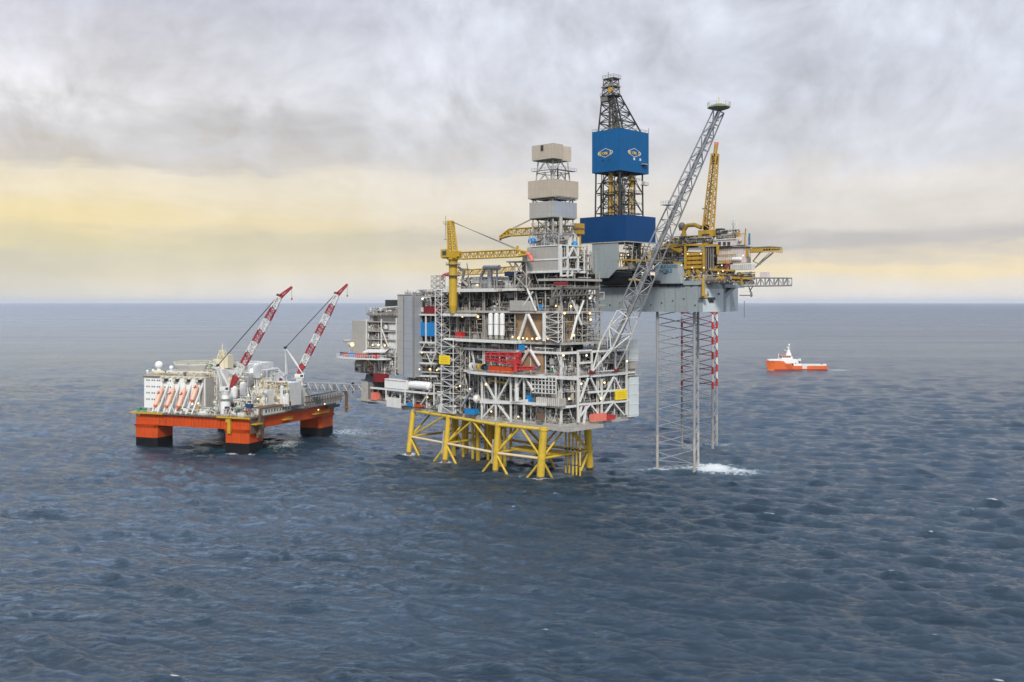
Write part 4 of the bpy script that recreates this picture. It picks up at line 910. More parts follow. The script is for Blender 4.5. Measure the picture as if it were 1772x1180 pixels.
# ------------------------------------------------------------------ jack-up drilling rig behind the platform
J = Frame(87.1, 455, -45); JO = (87.1, 455, 0)
rig = thing('jackup_rig', JO, -45, 'grey jack-up drilling rig on lattice legs with a blue clad derrick behind the platform', 'drilling rig')
rng = random.Random(23)
jy = lambda px, py, y: V3(J.hit(px, py, 'y', y))
jx = lambda px, py, x: V3(J.hit(px, py, 'x', x))
yR = jx(1251, 500, 0).y
HB, HT = 75.2, 88.2
m = MB().use('hull grey').prism([(-64, 0), (-.02, 0), (-.02, yR), (-12, yR + 32), (-40, 62), (-64, 50)], HB, HT)
m.use('pale hull').box(0, .25, .2, yR, HB + .1, HT - 2.2)  # lighter paint stands for the light falling on this end face
m.use('hull grey').box(-64, 0, .4, 1.2, HT, HT + 1.5).box(-.9, 0, 1.21, yR, HT, HT + 1.5)
m.use('dark grey').box(-63, -.5, -.06, -.01, HT - 1.1, HT - .5)
m.build('hull', rig)
m = MB().use('pale hull').box(-9, -2.5, yR + .02, yR + 10, HB, HT - 4).use('hull grey').slab([(-1, yR + .1, HB + 4), (-1, yR + 15, HT - .2), (-1, yR + 12, HT - .2), (-1, yR + .1, HB + 7)], (-7, 0, 0)).box(-10, 1, yR + .2, yR + 17, HT - 1.6, HT); m.build('sponson', rig)
# markings on the pale end of the hull
m = MB().use('dark grey').box(.26, .4, yR * .3, yR * .5, HB + 4.4, HB + 5.4).box(.26, .4, yR * .72, yR * .8, HB + 8, HB + 8.8); m.build('fairlead', rig)
c = jx(1225, 508, .3); MB().use('navy').slab([(.3, c.y - .6, c.z - 1), (.3, c.y + .6, c.z - 1), (.3, c.y, c.z + 1.4)], (.1, 0, 0)).build('hull_marking', rig)
for i in range(14):
    x = -2 - i * 4.4; MB().use('dark grey').box(x, x + .9, -.4, -.02, HT - 1.2, HT - .4).build('fender', rig)
for i in range(9):
    x = -4 - i * 6.3; MB().use('dark grey').bar((x, -.02, HB + 3.2 + (i * 7 % 4)), (x, -.25, HB + 3.2 + (i * 7 % 4)), .35, 10).use('galvanised').bar((x + 2, -.2, HB + .4), (x + 2, -.2, HT - 1.4), .13, 6).build('pipe_outlet', rig)
# legs
def leg(A, B, C, banded):
    pts = [J.loc(*q) for q in (A, B, C)]
    zt = 118 if banded else 118
    m = MB(); zs = -8; n = 16; dz = 8.1; mb = {}
    chord = lambda k: ('red' if k % 2 else 'white') if banded else 'light grey'
    for k in range(n):
        z0, z1 = zs + dz * k, zs + dz * (k + 1)
        if z0 > HB + 3: break
        band = banded and z1 > 38
        col = ('light grey') if not band else None
        for i in range(3):
            a, b = pts[i], pts[(i + 1) % 3]
            if band:
                h = (z0 + z1) / 2; m.use('red').bar((*a, z0), (*a, h), .62, 8).use('white').bar((*a, h), (*a, z1), .62, 8)
            else: m.use('galvanised' if z1 > 20 else 'light grey').bar((*a, z0), (*a, z1), .66, 8)
            mid = ((a[0] + b[0]) / 2, (a[1] + b[1]) / 2)
            m.use('dark red' if band else 'galvanised').bar((*a, z0 + .4), (*b, z0 + dz / 2), .22, 6).bar((*b, z0 + dz / 2), (*a, z1 - .2), .22, 6)
            pass
    m.build('lattice_leg', rig)
leg((69.6, 477), (85.1, 464.8), (91, 487), False); leg((93.7, 549), (109.0, 541), (115.4, 561), True)
# cantilever with the drill floor
yc = -6.5
xc = jy(1083.7, 400, yc).x; xl = jy(1003.5, 400, yc).x; xo = jy(1069, 400, yc).x; xg = jy(1024, 440, yc).x
yc1 = jx(1134.5, 400, xc).y
z1, z0 = jy(1083.7, 371, yc).z, jy(1083.7, 416.5, yc).z; zb = jy(1045, 481, yc).z
c = MB().use('deep blue')
c.box(xl, xc, yc, yc + .4, z0, z1).box(xc - .4, xc, yc + .41, yc1, z0, z1).box(xl, xl + .4, yc + .41, yc1, z0, z1).box(xl + .41, xc - .41, yc1 - .4, yc1, z0, z1).use('dark grey').box(xl + .5, xc - .5, yc + .5, yc1 - .5, z0, z0 + .4)
c.build('wind_wall', rig, label='dark blue clad wind wall around the drill floor')
m = MB().use('hull grey').slab([(xg, yc + .3, zb + 1), (xg + 3, yc + .3, zb), (xo - 6, yc + .3, zb), (xo - 1.5, yc + .3, zb + 3.6), (xo, yc + .3, zb + 4.4), (xo, yc + .3, z0 - .1), (xg, yc + .3, z0 - .1)], (0, .5, 0))
m.use('light grey').box(xl + 1, xc + .2, yc - .1, yc + .29, z0 - .55, z0 - .1).box(xc - .25, xc + .2, yc + .3, yc1, z0 - .55, z0 - .12)
m.use('dark grey').box(xo + .1, xc, yc + 11, yc + 11.5, zb + 2, z0 - .6).box(xo - 7, xc - .3, yc + .9, yc1 - 1, zb + 3.3, zb + 4); m.build('cantilever', rig)
RIGKIT = [('rig yellow', 3), ('dark grey', 4), ('grey', 3), ('white', 1.2), ('light grey', 2), ('rusty brown', 1), ('dark red', .5), ('teal paint', .4)]
RIGST = [('rig yellow', 3), ('grey', 3), ('dark grey', 4), ('light grey', 2), ('white', .7)]
DRK = [('dark grey', 5), ('grey', 3), ('light grey', 2), ('rig yellow', .7)]
clutter(rig, rng, xo, xc, yc + .8, yc + 10, zb + 4.2, z0 - .7, steel=DRK, kit=DRK, dens=1.1, cols=False)
clutter(rig, rng, xc - 8, xc - .2, yc + 2, yc1 - 2, zb + 4.2, z0 - .7, steel=DRK, kit=DRK, dens=1.0, axis='y', cols=False)
za = jy(1080, 451, yc).z
m = MB().use('rig yellow').box(xo, xc, yc - .2, yc, za, za + .7).box(xc, xc + .2, yc, yc1 - 6, za, za + .7); m.use('light grey')
for i in range(9): m.bar((xo + (xc - xo) * i / 8, yc + .5, zb + 4), (xo + (xc - xo) * i / 8, yc + .5, za - 3), .3, 4)
m.build('cantilever_rail', rig)
m = MB().use('black').box(xg + 3, xc + 14, yc + 2, yc + 3.2, HT + .4, zb + .9).box(xg + 3, xc + 14, yc + 17, yc + 18.2, HT + .4, zb + .9).use('dark grey').box(xg + 3, xc + 10, yc + 3.3, yc + 16.9, zb - 1.5, zb - .4).use('rig yellow').bar((xo + 6, yc + 1.4, zb - 1), (xc + 10, yc + 1.4, zb - 1.5), .6, 6)
m.build('skid_beam', rig)
# derrick
yd = -3.2; xdr = jy(1073.5, 260, yd).x; xdl = jy(1024.5, 260, yd).x; ydr = jx(1122.6, 260, xdr).y
zt, zlo = jy(1074, 220.8, yd).z, jy(1074, 294.2, yd).z
m = MB().use('rig blue'); g = .5
lo = lambda x, y, o: (x, y)
m.box(xdl, xdr, yd, yd + .4, zlo, zt).box(xdr - .4, xdr, yd + .41, ydr, zlo, zt).box(xdl, xdl + .4, yd + .41, ydr, zlo, zt).box(xdl + .41, xdr - .41, ydr - .4, ydr, zlo, zt).use('black').box(xdl + .45, xdr - .45, yd + .45, ydr - .45, zlo - .02, zlo + .5)
ww = m.build('wind_wall', rig, label='bright blue clad box high on the derrick with two yellow logos')
for fn in (lambda px, py: jy(px, py, yd - .05), lambda px, py: jx(px, py, xdr + .05)):
    pass
def logo(o, u, W, H):
    o = Vector(o); u = Vector(u); up = Vector((0, 0, 1)); n = Vector((u.y, -u.x, 0))
    out = [(-.5, 0), (-.44, .16), (0, .5), (.44, .16), (.5, 0), (.44, -.16), (0, -.5), (-.44, -.16)]
    P3 = lambda a, b, k: o + u * a * W * k + up * b * H * k + n * .04
    m = MB().use('pale outline')
    for (a, b), (c, d) in zip(out, out[1:] + out[:1]):
        m.slab([P3(a, b, 1), P3(c, d, 1), P3(c, d, .88), P3(a, b, .88)], tuple(n * .1))
    m.build('emblem', ww)
    for ch, dx_, sz, w_ in (('N', -.34, .62, .75), ('OBL', 0, .42, 1.05), ('E', .34, .62, .75)):
        p = o + u * dx_ * W + n * .16 + up * (-.05 * H if ch == 'OBL' else -.08 * H); text(ch, H * sz * .95, ww, p, u, 'gold', 'emblem_lettering', .05, w_)
a, b = jy(1034.5, 265, yd), jy(1061, 264, yd); logo((a + b) / 2, (1, 0, 0), b.x - a.x, 4.6)
a, b = jx(1086, 264, xdr), jx(1109, 264.6, xdr); logo((a + b) / 2, (0, 1, 0), b.y - a.y, 4.6)
m = MB()
for px, py in ((1043, 277.5), (1054, 276)): q = jy(px, py, yd); m.use('dark grey').box(q.x - .5, q.x + .5, yd - .25, yd - .01, q.z - .4, q.z + .4)
for px, py in ((1097, 275), (1107.5, 276.5)): q = jx(px, py, xdr); m.use('white').box(xdr + .01, xdr + .3, q.y - .5, q.y + .5, q.z - .6, q.z + .6)
q = jx(1113, 283, xdr); m.use('dark grey').box(xdr + .01, xdr + 1.6, q.y - 1.6, q.y + 1.8, q.z - 1, q.z - .6).use('light grey').box(xdr + .01, xdr + 1.6, q.y - 1.6, q.y + 1.8, q.z - .59, q.z - .2); m.build('vent_fitting', ww)
gi = 1.6
ring4 = lambda a, b, c, d, z: [(a, c, z), (b, c, z), (b, d, z), (a, d, z)]
MB().use('dark grey').lattice(ring4(xdl + 1, xdr - 1.2, yd + 1.2, ydr - 3, z1 - 8), ring4(xdl + 1.4, xdr - 1.4, yd + 1.4, ydr - 3.4, zlo), 3, .42, .22, 'k').build('derrick_frame', rig)
MB().use('grey').lattice(ring4(xdl + 3, xdr - 4, yd + 4, ydr - 6, z1 - 4), ring4(xdl + 3, xdr - 4, yd + 4, ydr - 6, zlo), 6, .25, .16, 'z').build('derrick_frame', rig)
MB().use('dark grey').lattice(ring4(xdl + 5, xdr - 6, yd + 3, ydr - 8, z1 - 4), ring4(xdl + 5, xdr - 6, yd + 3, ydr - 8, zlo), 5, .22, .15, 'x').build('derrick_frame', rig)
m = MB()
for px in (1056, 1058.5): m.use('rig yellow').bar(jy(px, 372, yd + 3), jy(px, 298, yd + 3), .7, 8)
q = jx(1093, 330, xdr - 3); m.use('rig yellow').bar((q.x, q.y, z1 - 2), (q.x, q.y, zlo - 8), .6, 8).box(q.x - .8, q.x + .8, q.y - 1, q.y + 1, zlo - 7, zlo - 1); m.use('rusty brown')
r2 = random.Random(8)
for i in range(40): x = xdl + 2 + r2.random() * (xdr - xdl - 4); y = yd + 2 + r2.random() * 15; m.use(pick(r2, DRK)).bar((x, y, z1 - 3), (x, y, zlo - r2.random() * 8), .12 + .2 * r2.random(), 6)
m.build('drill_pipe', rig)
m = MB()
for k in range(3):
    z = z1 + 5 + 6 * k; m.use('dark grey').box(xdl + 2, xdr - 2, yd + 1.5, yd + 2.6, z, z + .2).box(xdr - 2.4, xdr - .6, yd + 3, ydr - (3 if k % 2 else 8), z + 1, z + 1.2).rail((xdr - .6, yd + 3, z + 1.2), (xdr - .6, ydr - 5, z + 1.2), 1.2, 2)
q = jx(1117, 321, xdr - 1); m.use('galvanised').box(q.x - 1, q.x + .8, q.y - 3, q.y + 1.5, q.z, q.z + .3).rail((q.x + .8, q.y - 3, q.z + .3), (q.x + .8, q.y + 1.5, q.z + .3), 1.3, 1); m.use('cream').box(q.x - .4, q.x + .6, q.y - 2.6, q.y - 1.6, q.z + .3, q.z + 2)
m.build('walkway', rig)
# crown above the blue box: left side nearly upright, right side leaning in
zc = jy(1055, 163, yd + 3).z
lx0 = jy(1036.5, 224, yd + 2).x
A = ring4(lx0, xdr - 1.5, yd + 1.5, ydr - 4, zt - .5); B = ring4(lx0 + 2.4, lx0 + 9.5, yd + 1.6, yd + 6.6, zc)
MB().use('dark grey').lattice(A, B, 4, .46, .22, 'x', taper=.7).build('derrick_frame', rig)
zq = jy(1055, 137, yd + 3).z
MB().use('grey').lattice([(x, y, zc) for x, y, _ in B], [(lx0 + 3.4 + .75 * (x - lx0 - 2.4), y, zq) for x, y, _ in B], 3, .3, .18, 'x').build('derrick_crown', rig)
m = MB().use('dark grey').box(lx0 + 1.6, lx0 + 10.4, yd + .9, yd + 7.4, zc - 1.2, zc - .7).use('grey').box(lx0 + 1.8, lx0 + 6, yd + 1, yd + 4, zc - 3.5, zc - 1.3).box(lx0 + 1.9, lx0 + 10, yd + 1.2, yd + 7, zq - 4, zq - 3.6).box(lx0 + 3, lx0 + 10, yd + 1.2, yd + 7, zq, zq + .4).use('rig yellow').bar((lx0 + 8, yd + .6, zc + 1.6), (lx0 + 8, yd + 2.4, zc + 1.6), 1.3, 12)
m.use('grey').rail((lx0 + 3, yd + 1.2, zq + .4), (lx0 + 10, yd + 1.2, zq + .4), 1.4, 1.5).rail((lx0 + 10, yd + 1.2, zq + .4), (lx0 + 10, yd + 7, zq + .4), 1.4, 1.5).bar((lx0 + 6, yd + 2, zq), (lx0 + 6, yd + 2, zq + 3.4), .15).rail((lx0 + 1.6, yd + .9, zc - .7), (lx0 + 10.4, yd + .9, zc - .7)); m.build('crown_platform', rig)
m = MB().use('grey')
for i in range(18): x = lx0 + 2 + r2.random() * 9; y = yd + 2 + r2.random() * 8; m.bar((x, y, zt), (lx0 + 3 + (x - lx0) * .5, yd + 2 + (y - yd) * .4, zc - 1), .16 + .2 * r2.random(), 6)
for f in (.3, .55): m.use('green deck').box(lx0 + 5, xdr - 3 - 8 * f, yd + 6, yd + 12 - 6 * f, zt + (zc - zt) * f, zt + (zc - zt) * f + .3)
m.rail((xdl, yd, zt), (xdr, yd, zt), 1.1, 3).rail((xdr, yd, zt), (xdr, ydr, zt), 1.1, 3).bar((xdr, ydr, zt), (xdr, ydr, zt + 2.5), .15); m.build('derrick_fittings', rig)
# ---- topsides of the rig
m = MB().use('hull grey'); pts = [(1136, 456.5), (1171, 456.5), (1178, 490.5), (1131, 490.5)]
m.slab([jy(*p, -.9) for p in reversed(pts)], (0, 5, 0)); a, b = jy(1129, 492, -1.4), jy(1179, 492, -1.4); m.use('black').box(a.x, b.x, -1.3, 0, a.z - .35, a.z + .25); sh = m.build('sign_house', rig)
q = jy(1153, 461.5, -.98); text('NOBLE LLOYD', 2.1, sh, q, (1, 0, 0), 'teal paint', 'name_lettering', .04, .95)
q = jy(1152, 469.3, -.98); text('NOBLE', 2.2, sh, q, (1, 0, 0), 'teal paint', 'name_lettering', .04, 1.05)
a, b = jy(1148, 473, -.95), jy(1155, 474, -.95); MB().use('dark grey').box(a.x, b.x, -1.0, -.91, b.z, a.z + .2).build('name_lettering', sh)
# yellow jack house
ya = 5
m = MB().use('dark grey').box(jy(1182, 450, ya).x, jy(1187, 450, ya).x, ya, ya + 10, jy(1183, 468, ya).z, jy(1183, 425, ya).z).box(jy(1217, 450, ya).x, jy(1221, 450, ya).x, ya, ya + 10, jy(1219, 468, ya).z, jy(1219, 427, ya).z).box(jy(1187, 450, ya).x, jy(1217, 450, ya).x, ya + 5, ya + 9, jy(1190, 468, ya).z, jy(1190, 436, ya).z)
for i in range(4):
    zt_ = jy(1190, 437.5 + 7.4 * i, ya).z; x0, x1 = jy(1187.5, 450, ya).x, jy(1216.5, 450, ya).x
    m.use('rig yellow').box(x0, x1, ya - .3, ya + 4, zt_ - 1.3, zt_)
    for j in range(4): xa = x0 + (x1 - x0) * j / 4 + .25; m.box(xa, xa + (x1 - x0) / 4 - .6, ya + .4 + (j % 2) * .4, ya + 3, zt_ - 2.6 - (j % 2) * .5, zt_ - 1.32)
m.use('white').slab([jy(1189, 436, ya), jy(1217, 436, ya), jy(1214, 430, ya), jy(1208, 428, ya), jy(1192, 429, ya)], (0, 5, 0)); m.build('jack_house', rig)
m = MB().use('rig yellow')
for a, b in (((1142, 431), (1186, 422)), ((1142, 423), (1242, 424)), ((1150, 422), (1178, 436)), ((1186, 466), (1186, 423)), ((1242, 424), (1242, 440)), ((1180, 490), (1192, 468)), ((1206, 468), (1218, 490)), ((1192, 468), (1194, 490)), ((1210, 468), (1206, 490)), ((1218, 425), (1218, 470)), ((1180, 486), (1250, 488)), ((1170, 468), (1170, 486)), ((1166, 455), (1180, 455)), ((1245, 452), (1262, 455)), ((1228, 466), (1270, 468)), ((1244, 466), (1244, 490)), ((1284, 480), (1284, 492)), ((1262, 480), (1300, 482))): m.bar(jy(*a, 4), jy(*b, 4), .45, 4)
m.build('support_frame', rig)
m = MB().use('rig yellow'); q = jy(1217, 485, -.8); m.bar((q.x, -.8, q.z), (q.x, -.8, jy(1217, 512, -.8).z), .7, 8, .9).slab([jy(1213, 514, -1), jy(1224, 514, -1), jy(1220, 508, -1), jy(1215, 508, -1)], (0, 1, 0)).use('dark grey').box(q.x - 2, q.x + 2, -1.4, 0, jy(1217, 517, -1).z, jy(1217, 515, -1).z).box(.3, 1.6, jx(1227, 515, 1).y, jx(1236, 515, 1).y, jx(1230, 519, 1).z, jx(1230, 514.5, 1).z)
m.build('boat_landing', rig)
zd = HT + .2
for (pa, pb, ta, tb, y0) in ((1180, 1225, 491, 468, 3), (1225, 1262, 491, 462, 3), (1120, 1182, 470, 424, 8), (1220, 1240, 466, 428, 7), (1260, 1290, 491, 478, 6)):
    a, b = jy(pa, ta, y0), jy(pb, tb, y0)
    clutter(rig, rng, a.x, b.x, y0, y0 + 9, max(zd, a.z), b.z, steel=RIGST, kit=RIGKIT, dens=1.5, cols=False)
a, b = jy(1142, 421, 8), jy(1242, 412, 8); clutter(rig, rng, a.x, b.x, 8, 20, a.z, b.z + 2, steel=RIGST, kit=RIGKIT, dens=1.2, cols=False)
MB().use('deck').box(jy(1142, 424, 8).x, jy(1242, 424, 8).x, 8, 22, jy(1190, 424, 8).z, jy(1190, 423, 8).z).build('deck', rig)
m = MB().use('grey')
for px in (1222, 1226, 1230, 1234): m.bar(jy(px, 466, 4.6), jy(px, 427, 4.6), .35, 6)
m.build('riser_pipe', rig)
# machinery spaces behind the jack house, and the blocks under the cantilever
m = MB().use('dark grey'); a, b = jy(1133, 470, 13), jy(1246, 425, 13); m.box(a.x, b.x, 15, 24, HT, b.z); m.use('rusty brown').box(a.x + 1, a.x + 9, 12, 14.9, HT, b.z - 4); m.build('machinery_block', rig)
m = MB().use('dark grey').box(xg + 3, xc + 16, yc + 4, yc + 16, HT + .1, zb - 1.6).box(xg - 14, xg + 2.9, 3, 30, HT + .1, HT + 7); m.build('machinery_block', rig)
for x0_, x1_, z0_, z1_ in ((1120, 1184, 456, 424), (1180, 1224, 491, 466), (1224, 1268, 491, 458)):
    a, b = jy(x0_, z0_, 4), jy(x1_, z1_, 4); clutter(rig, rng, a.x, b.x, 4, 11, max(HT + .2, a.z), b.z, steel=RIGST, kit=RIGKIT, dens=1.8, cols=False)
a, b = jy(1178, 491, 2), jy(1262, 474, 2); clutter(rig, rng, a.x, b.x, 2, 6, HT + .3, b.z, steel=RIGST, kit=[('rusty brown', 3), ('rig yellow', 3), ('dark grey', 3), ('white', 1)], dens=2.2, cols=False)
# accommodation
def blk(px0, px1, py0, py1, y, d, mt): a, b = jy(px0, py1, y), jy(px1, py0, y); return MB().use(mt).box(a.x, b.x, y, y + d, a.z, b.z), a, b
m, a, b = blk(1241, 1288, 428, 456, 7, 5.5, 'pink white')
for i in range(3): m.use('rig yellow').rail((a.x, 6.9, a.z + .1 + i * 2.6), (a.x + (b.x - a.x) * (.9 - .2 * i), 6.9, a.z + .1 + i * 2.6), 1.2, 1.5, .08)
m.use('light grey')
for i in range(14): x = a.x + (b.x - a.x) * (i + .5) / 14; m.box(x, x + .1, 6.9, 6.99, a.z + .3, b.z - .2)
m.use('dark grey').box(a.x, b.x + .8, 6.4, 13, b.z + .02, b.z + .5).use('rig yellow').box(b.x + .02, b.x + .4, 8, 10, a.z + 2.4, b.z - .6); m.build('accommodation', rig)
m, a, b = blk(1234, 1281, 413.5, 426.5, 6.5, 5, 'pink white')
for px in (1245, 1253.5, 1261): q = jy(px, 421, 6.4); m.use('window').box(q.x - .75, q.x + .75, 6.35, 6.49, q.z - .9, q.z + .7)
m.use('white').box(a.x - .4, b.x + .4, 6.1, 11.9, b.z + .02, b.z + .4); m.build('bridge_house', rig)
m, a, b = blk(1274, 1289, 409, 424, 6.2, 5, 'pink white'); m.use('rig yellow').rail((a.x, 6.2, b.z), (b.x, 6.2, b.z), 1.4, 1.5, .12).bar((b.x + .3, 6, a.z - 1), (b.x + .3, 6, b.z + 2.5), .25, 6).use('teal paint').bar((b.x + .6, 9, a.z), (b.x + .6, 9, b.z + 1.5), .4, 6).use('tan cladding').sph((a.x + 2.2, 6, (a.z + b.z) / 2), 1.0, 8, 6); m.build('bridge_house', rig)
m, a, b = blk(1264, 1300, 456.5, 467.5, 4, 3, 'white')
for i in range(10): x = a.x + (b.x - a.x) * (i + .5) / 10; m.use('grey').box(x + .4, x + .5, 3.92, 3.99, a.z + .1, b.z - .1).use('light grey').box(x, x + .12, 3.9, 3.99, a.z + .2, b.z - .2)
m.build('white_cabin', rig)
m, a, b = blk(1270, 1281, 476, 490, 5, 6, 'white'); m.build('white_cabin', rig)
m = MB().use('white clean')
for px in (1272, 1279): q = jy(px, 448, 6.2); m.vessel((q.x - 1.1, 6, q.z), (q.x + 1.1, 6, q.z), .8, 10)
m.build('life_raft', rig)
m = MB().use('dark red').bar(jy(1260, 462, 4), jy(1260, 462, 6.5), 1.6, 14).bar(jy(1262, 482, 4), jy(1262, 482, 6), 2.0, 14); m.build('winch_reel', rig)
# helideck
y_ = 10; a, b = jy(1298, 431, y_ - 4), jy(1334, 433, y_ - 4); ye = jx(1353, 433, b.x).y
m = MB().use('green deck').box(a.x, b.x, y_ - 4, ye, a.z + .5, a.z + .9).use('dark grey').box(a.x + .5, b.x - .5, y_ - 3, ye - 1, a.z - .6, a.z + .49)
m.use('rig yellow').box(a.x, b.x, y_ - 4.15, y_ - 4.01, a.z - .2, a.z + .2).box(b.x + .01, b.x + .15, y_ - 4, ye, a.z - .2, a.z + .2).box(a.x, b.x, y_ - 4.15, y_ - 4.01, a.z - 1.7, a.z - 1.4).box(b.x + .01, b.x + .15, y_ - 4, ye, a.z - 1.7, a.z - 1.4)
for i in range(9):
    x = a.x + (b.x - a.x) * i / 8; m.bar((x, y_ - 4.08, a.z - 1.6), (x, y_ - 4.08, a.z + .4), .14, 4)
    if i < 5: m.box(x + .2, x + 1.6, y_ - 4.5, y_ - 4.16, a.z - 1.3, a.z + .1)
for i in range(7): y = y_ - 4 + (ye - y_ + 4) * i / 6; m.bar((b.x + .08, y, a.z - 1.6), (b.x + .08, y, a.z + .4), .14, 4)
m.use('light grey').bar(jy(1338, 437, y_), jy(1303, 466, y_), .35, 6).bar(jy(1332, 437, y_ + 10), jy(1303, 466, y_ + 6), .3, 6).bar(jy(1316, 436, y_), jy(1303, 452, y_), .3, 6).bar(jy(1303, 452, y_), jy(1316, 458, y_), .2, 6); m.build('helideck', rig)
# boarding walkway truss
y_ = 6; p, q = jy(1283, 488, y_), jy(1367, 487.5, y_)
m = MB().use('galvanised'); box_boom(m, p, q, 3.4, 3.8, 3.2, 3.2, 11, .34, .2, (0, 1, 0)); m.use('rusty brown').box(p.x, q.x, y_ - 1.5, y_ + 1.5, p.z - 1.7, p.z - 1.5); m.use('dark red').box(jy(1323, 495, y_).x, q.x - 1, y_ - 1.8, y_ + 1.8, q.z - 1.9, q.z - 1.45); m.use('pink white').box(jy(1317, 478, y_).x, jy(1329, 478, y_).x, y_ - 1, y_ + 1.5, p.z + 1.8, p.z + 4.2).use('rig yellow').box(p.x, jy(1335, 480, y_).x, y_ - 1.7, y_ - 1.4, p.z + 1.65, p.z + 1.9); m.build('boarding_walkway', rig)
m = MB().use('grey').path([jy(1296, 497, 6), jy(1302, 511, 6), jy(1280, 511, 6)], .25, 6).bar(jy(1288, 520, 6), jy(1288, 550, 6), .1, 4).bar(jy(1300, 505, 6), jy(1300, 514, 6), .4, 6).bar(jy(1303, 495, 6), jy(1297, 505, 6), .2, 6); m.build('hanging_davit', rig)
# masts
m = MB(); q = jy(1270.5, 400, 10); m.use('white').lattice(ring4(q.x - 1, q.x + 1, 9, 11, q.z), ring4(q.x - .7, q.x + .7, 9.3, 10.7, q.z + 5), 3, .2, .12, 'x').bar((q.x, 10, q.z + 5), (q.x, 10, q.z + 7), .15).use('dark red').bar((q.x + 6, 10, q.z - 3), (q.x + 6, 10, q.z + 1), .2); m.build('signal_mast', rig)
clutter(rig, rng, q.x - 8, q.x + 4, 7, 10, q.z - 3, q.z + .6, steel=RIGST, kit=[('rig yellow', 5), ('dark grey', 2), ('grey', 2), ('white', 1)], dens=2.2, cols=False)
a, b = jy(1262, 492, 4), jy(1300, 470, 4); clutter(rig, rng, a.x, b.x, 4, 9, a.z, b.z, steel=RIGST, kit=RIGKIT, dens=1.8, cols=False)
a, b = jy(1165, 422, 6), jy(1238, 402, 6); clutter(rig, rng, a.x, b.x, 6, 14, a.z, b.z - 2, steel=RIGST, kit=RIGKIT, dens=1.5, cols=False)
for i, (px, py) in enumerate([(1190, 439), (1213, 439), (1198, 463), (1218, 463), (1180, 478), (1189, 479), (1225, 476), (1243, 473), (1251, 469), (1214, 483), (1179, 459), (1249, 459), (1075, 441), (1087, 441), (1143, 419), (1157, 416), (1286, 442)]):
    MB().use('warm lamp').sph(jy(px, py, yc - .3 if px < 1100 else 2.6), .3, 8, 6).build('floodlight', rig)
# ---- rig cranes
cr = thing('rig_crane', JO, -45, 'yellow rig crane with its lattice boom pointing almost straight up', 'crane')
y_ = 9; p, q = jy(1225.5, 396, y_), jy(1237.5, 266, y_)
m = MB().use('rig yellow'); d = (q - p).normalized(); box_boom(m, p, q, 3.4, 4.0, 2.2, 2.4, 17, .36, .18, (0, 1, 0)); m.build('boom', cr)
m = MB().use('rig yellow').bar(q, jy(1239.5, 250, y_), .9, 6).use('salmon').bar(jy(1239.5, 251, y_), jy(1240, 246, y_), 1.0, 6).use('dark grey').box(q.x - 1, q.x + .6, y_ - 1.2, y_ + 1.2, q.z - 5, q.z - 1); m.build('boom_tip', cr)
m, a, b = blk(1208, 1234, 397, 410, y_ - 2, 6, 'rig yellow'); m.use('dark grey').box(a.x + 2, b.x - 2, y_ - 2.1, y_ - 2.01, a.z + .4, a.z + 1.2).box(b.x + .01, b.x + 3.2, y_, y_ + 3, a.z, b.z + .5); m.build('machinery_house', cr)
m = MB().use('black').bar(jy(1224, 420, y_), jy(1224, 410, y_), 1.9, 14).use('rig yellow').bar(jy(1224, 424, y_), jy(1224, 420, y_), 2.4, 14).use('black').sph(jy(1222, 394, y_), 1.6, 10, 7); m.build('pedestal', cr)
q2 = jy(1219, 394, y_); m = MB().use('cable').bar(jy(1221, 372, y_), jy(1238, 262, y_), .1, 4).use('rig yellow').bar(q2, jy(1221, 370, y_), .5, 6).use('galvanised').box(jy(1217, 362, y_).x, jy(1221, 362, y_).x, y_ - 1, y_ + 1, jy(1219, 362, y_).z, jy(1219, 360, y_).z); m.build('king_post', cr)
cr = thing('rig_crane', JO, -45, 'small yellow knuckle crane folded over the rig deck left of the tall crane', 'crane')
y_ = 12; m = MB().use('rig yellow').path([jy(1183, 412, y_), jy(1184, 398, y_), jy(1189, 390, y_), jy(1202, 389, y_), jy(1214, 394, y_)], 1.0, 8); m.build('boom', cr)
m = MB().use('rig yellow').bar(jy(1183, 418, y_), jy(1183, 404, y_), 1.4, 12).use('grey').sph(jy(1180, 391, y_), 1.8, 10, 7).use('rig yellow').bar(jy(1176, 397, y_), jy(1186, 397, y_), .6, 6); m.build('pedestal', cr)
# ------------------------------------------------------------------ floating accommodation rig on the left
Q = Frame(-144.4, 534, -21.7); QO = (-144.4, 534, 0)
flo = thing('accommodation_vessel', QO, -21.7, 'orange and white semi-submersible accommodation rig with four square columns', 'floating hotel')
rng = random.Random(31)
qy = lambda px, py, y: V3(Q.hit(px, py, 'y', y)); qx = lambda px, py, x: V3(Q.hit(px, py, 'x', x)); qz = lambda px, py, z: V3(Q.hit(px, py, 'z', z))
ZB, ZT = 12.2, 19.0
def rsq(cx_, cy_, h, ch=1.6): return [(cx_ - h, cy_ - h + ch), (cx_ - h + ch, cy_ - h), (cx_ + h - ch, cy_ - h), (cx_ + h, cy_ - h + ch), (cx_ + h, cy_ + h - ch), (cx_ + h - ch, cy_ + h), (cx_ - h + ch, cy_ + h), (cx_ - h, cy_ + h - ch)]
for cx_, cy_ in ((1, 0), (-59.5, 0), (1, 70), (-59.5, 70)):
    m = MB().use('black').prism(rsq(cx_, cy_, 7.6), -9, 5.2).use('orange').prism(rsq(cx_, cy_, 7.62), 5.2, 10.5).prism(rsq(cx_, cy_, 7.62), 10.5, ZB + .4, rsq(cx_, cy_, 8.6)); m.build('column', flo)
dk = [(-68, -5), (-64, -8.8), (8, -8.8), (11, -6), (11, 76), (8, 79), (-64, 79), (-68, 75)]
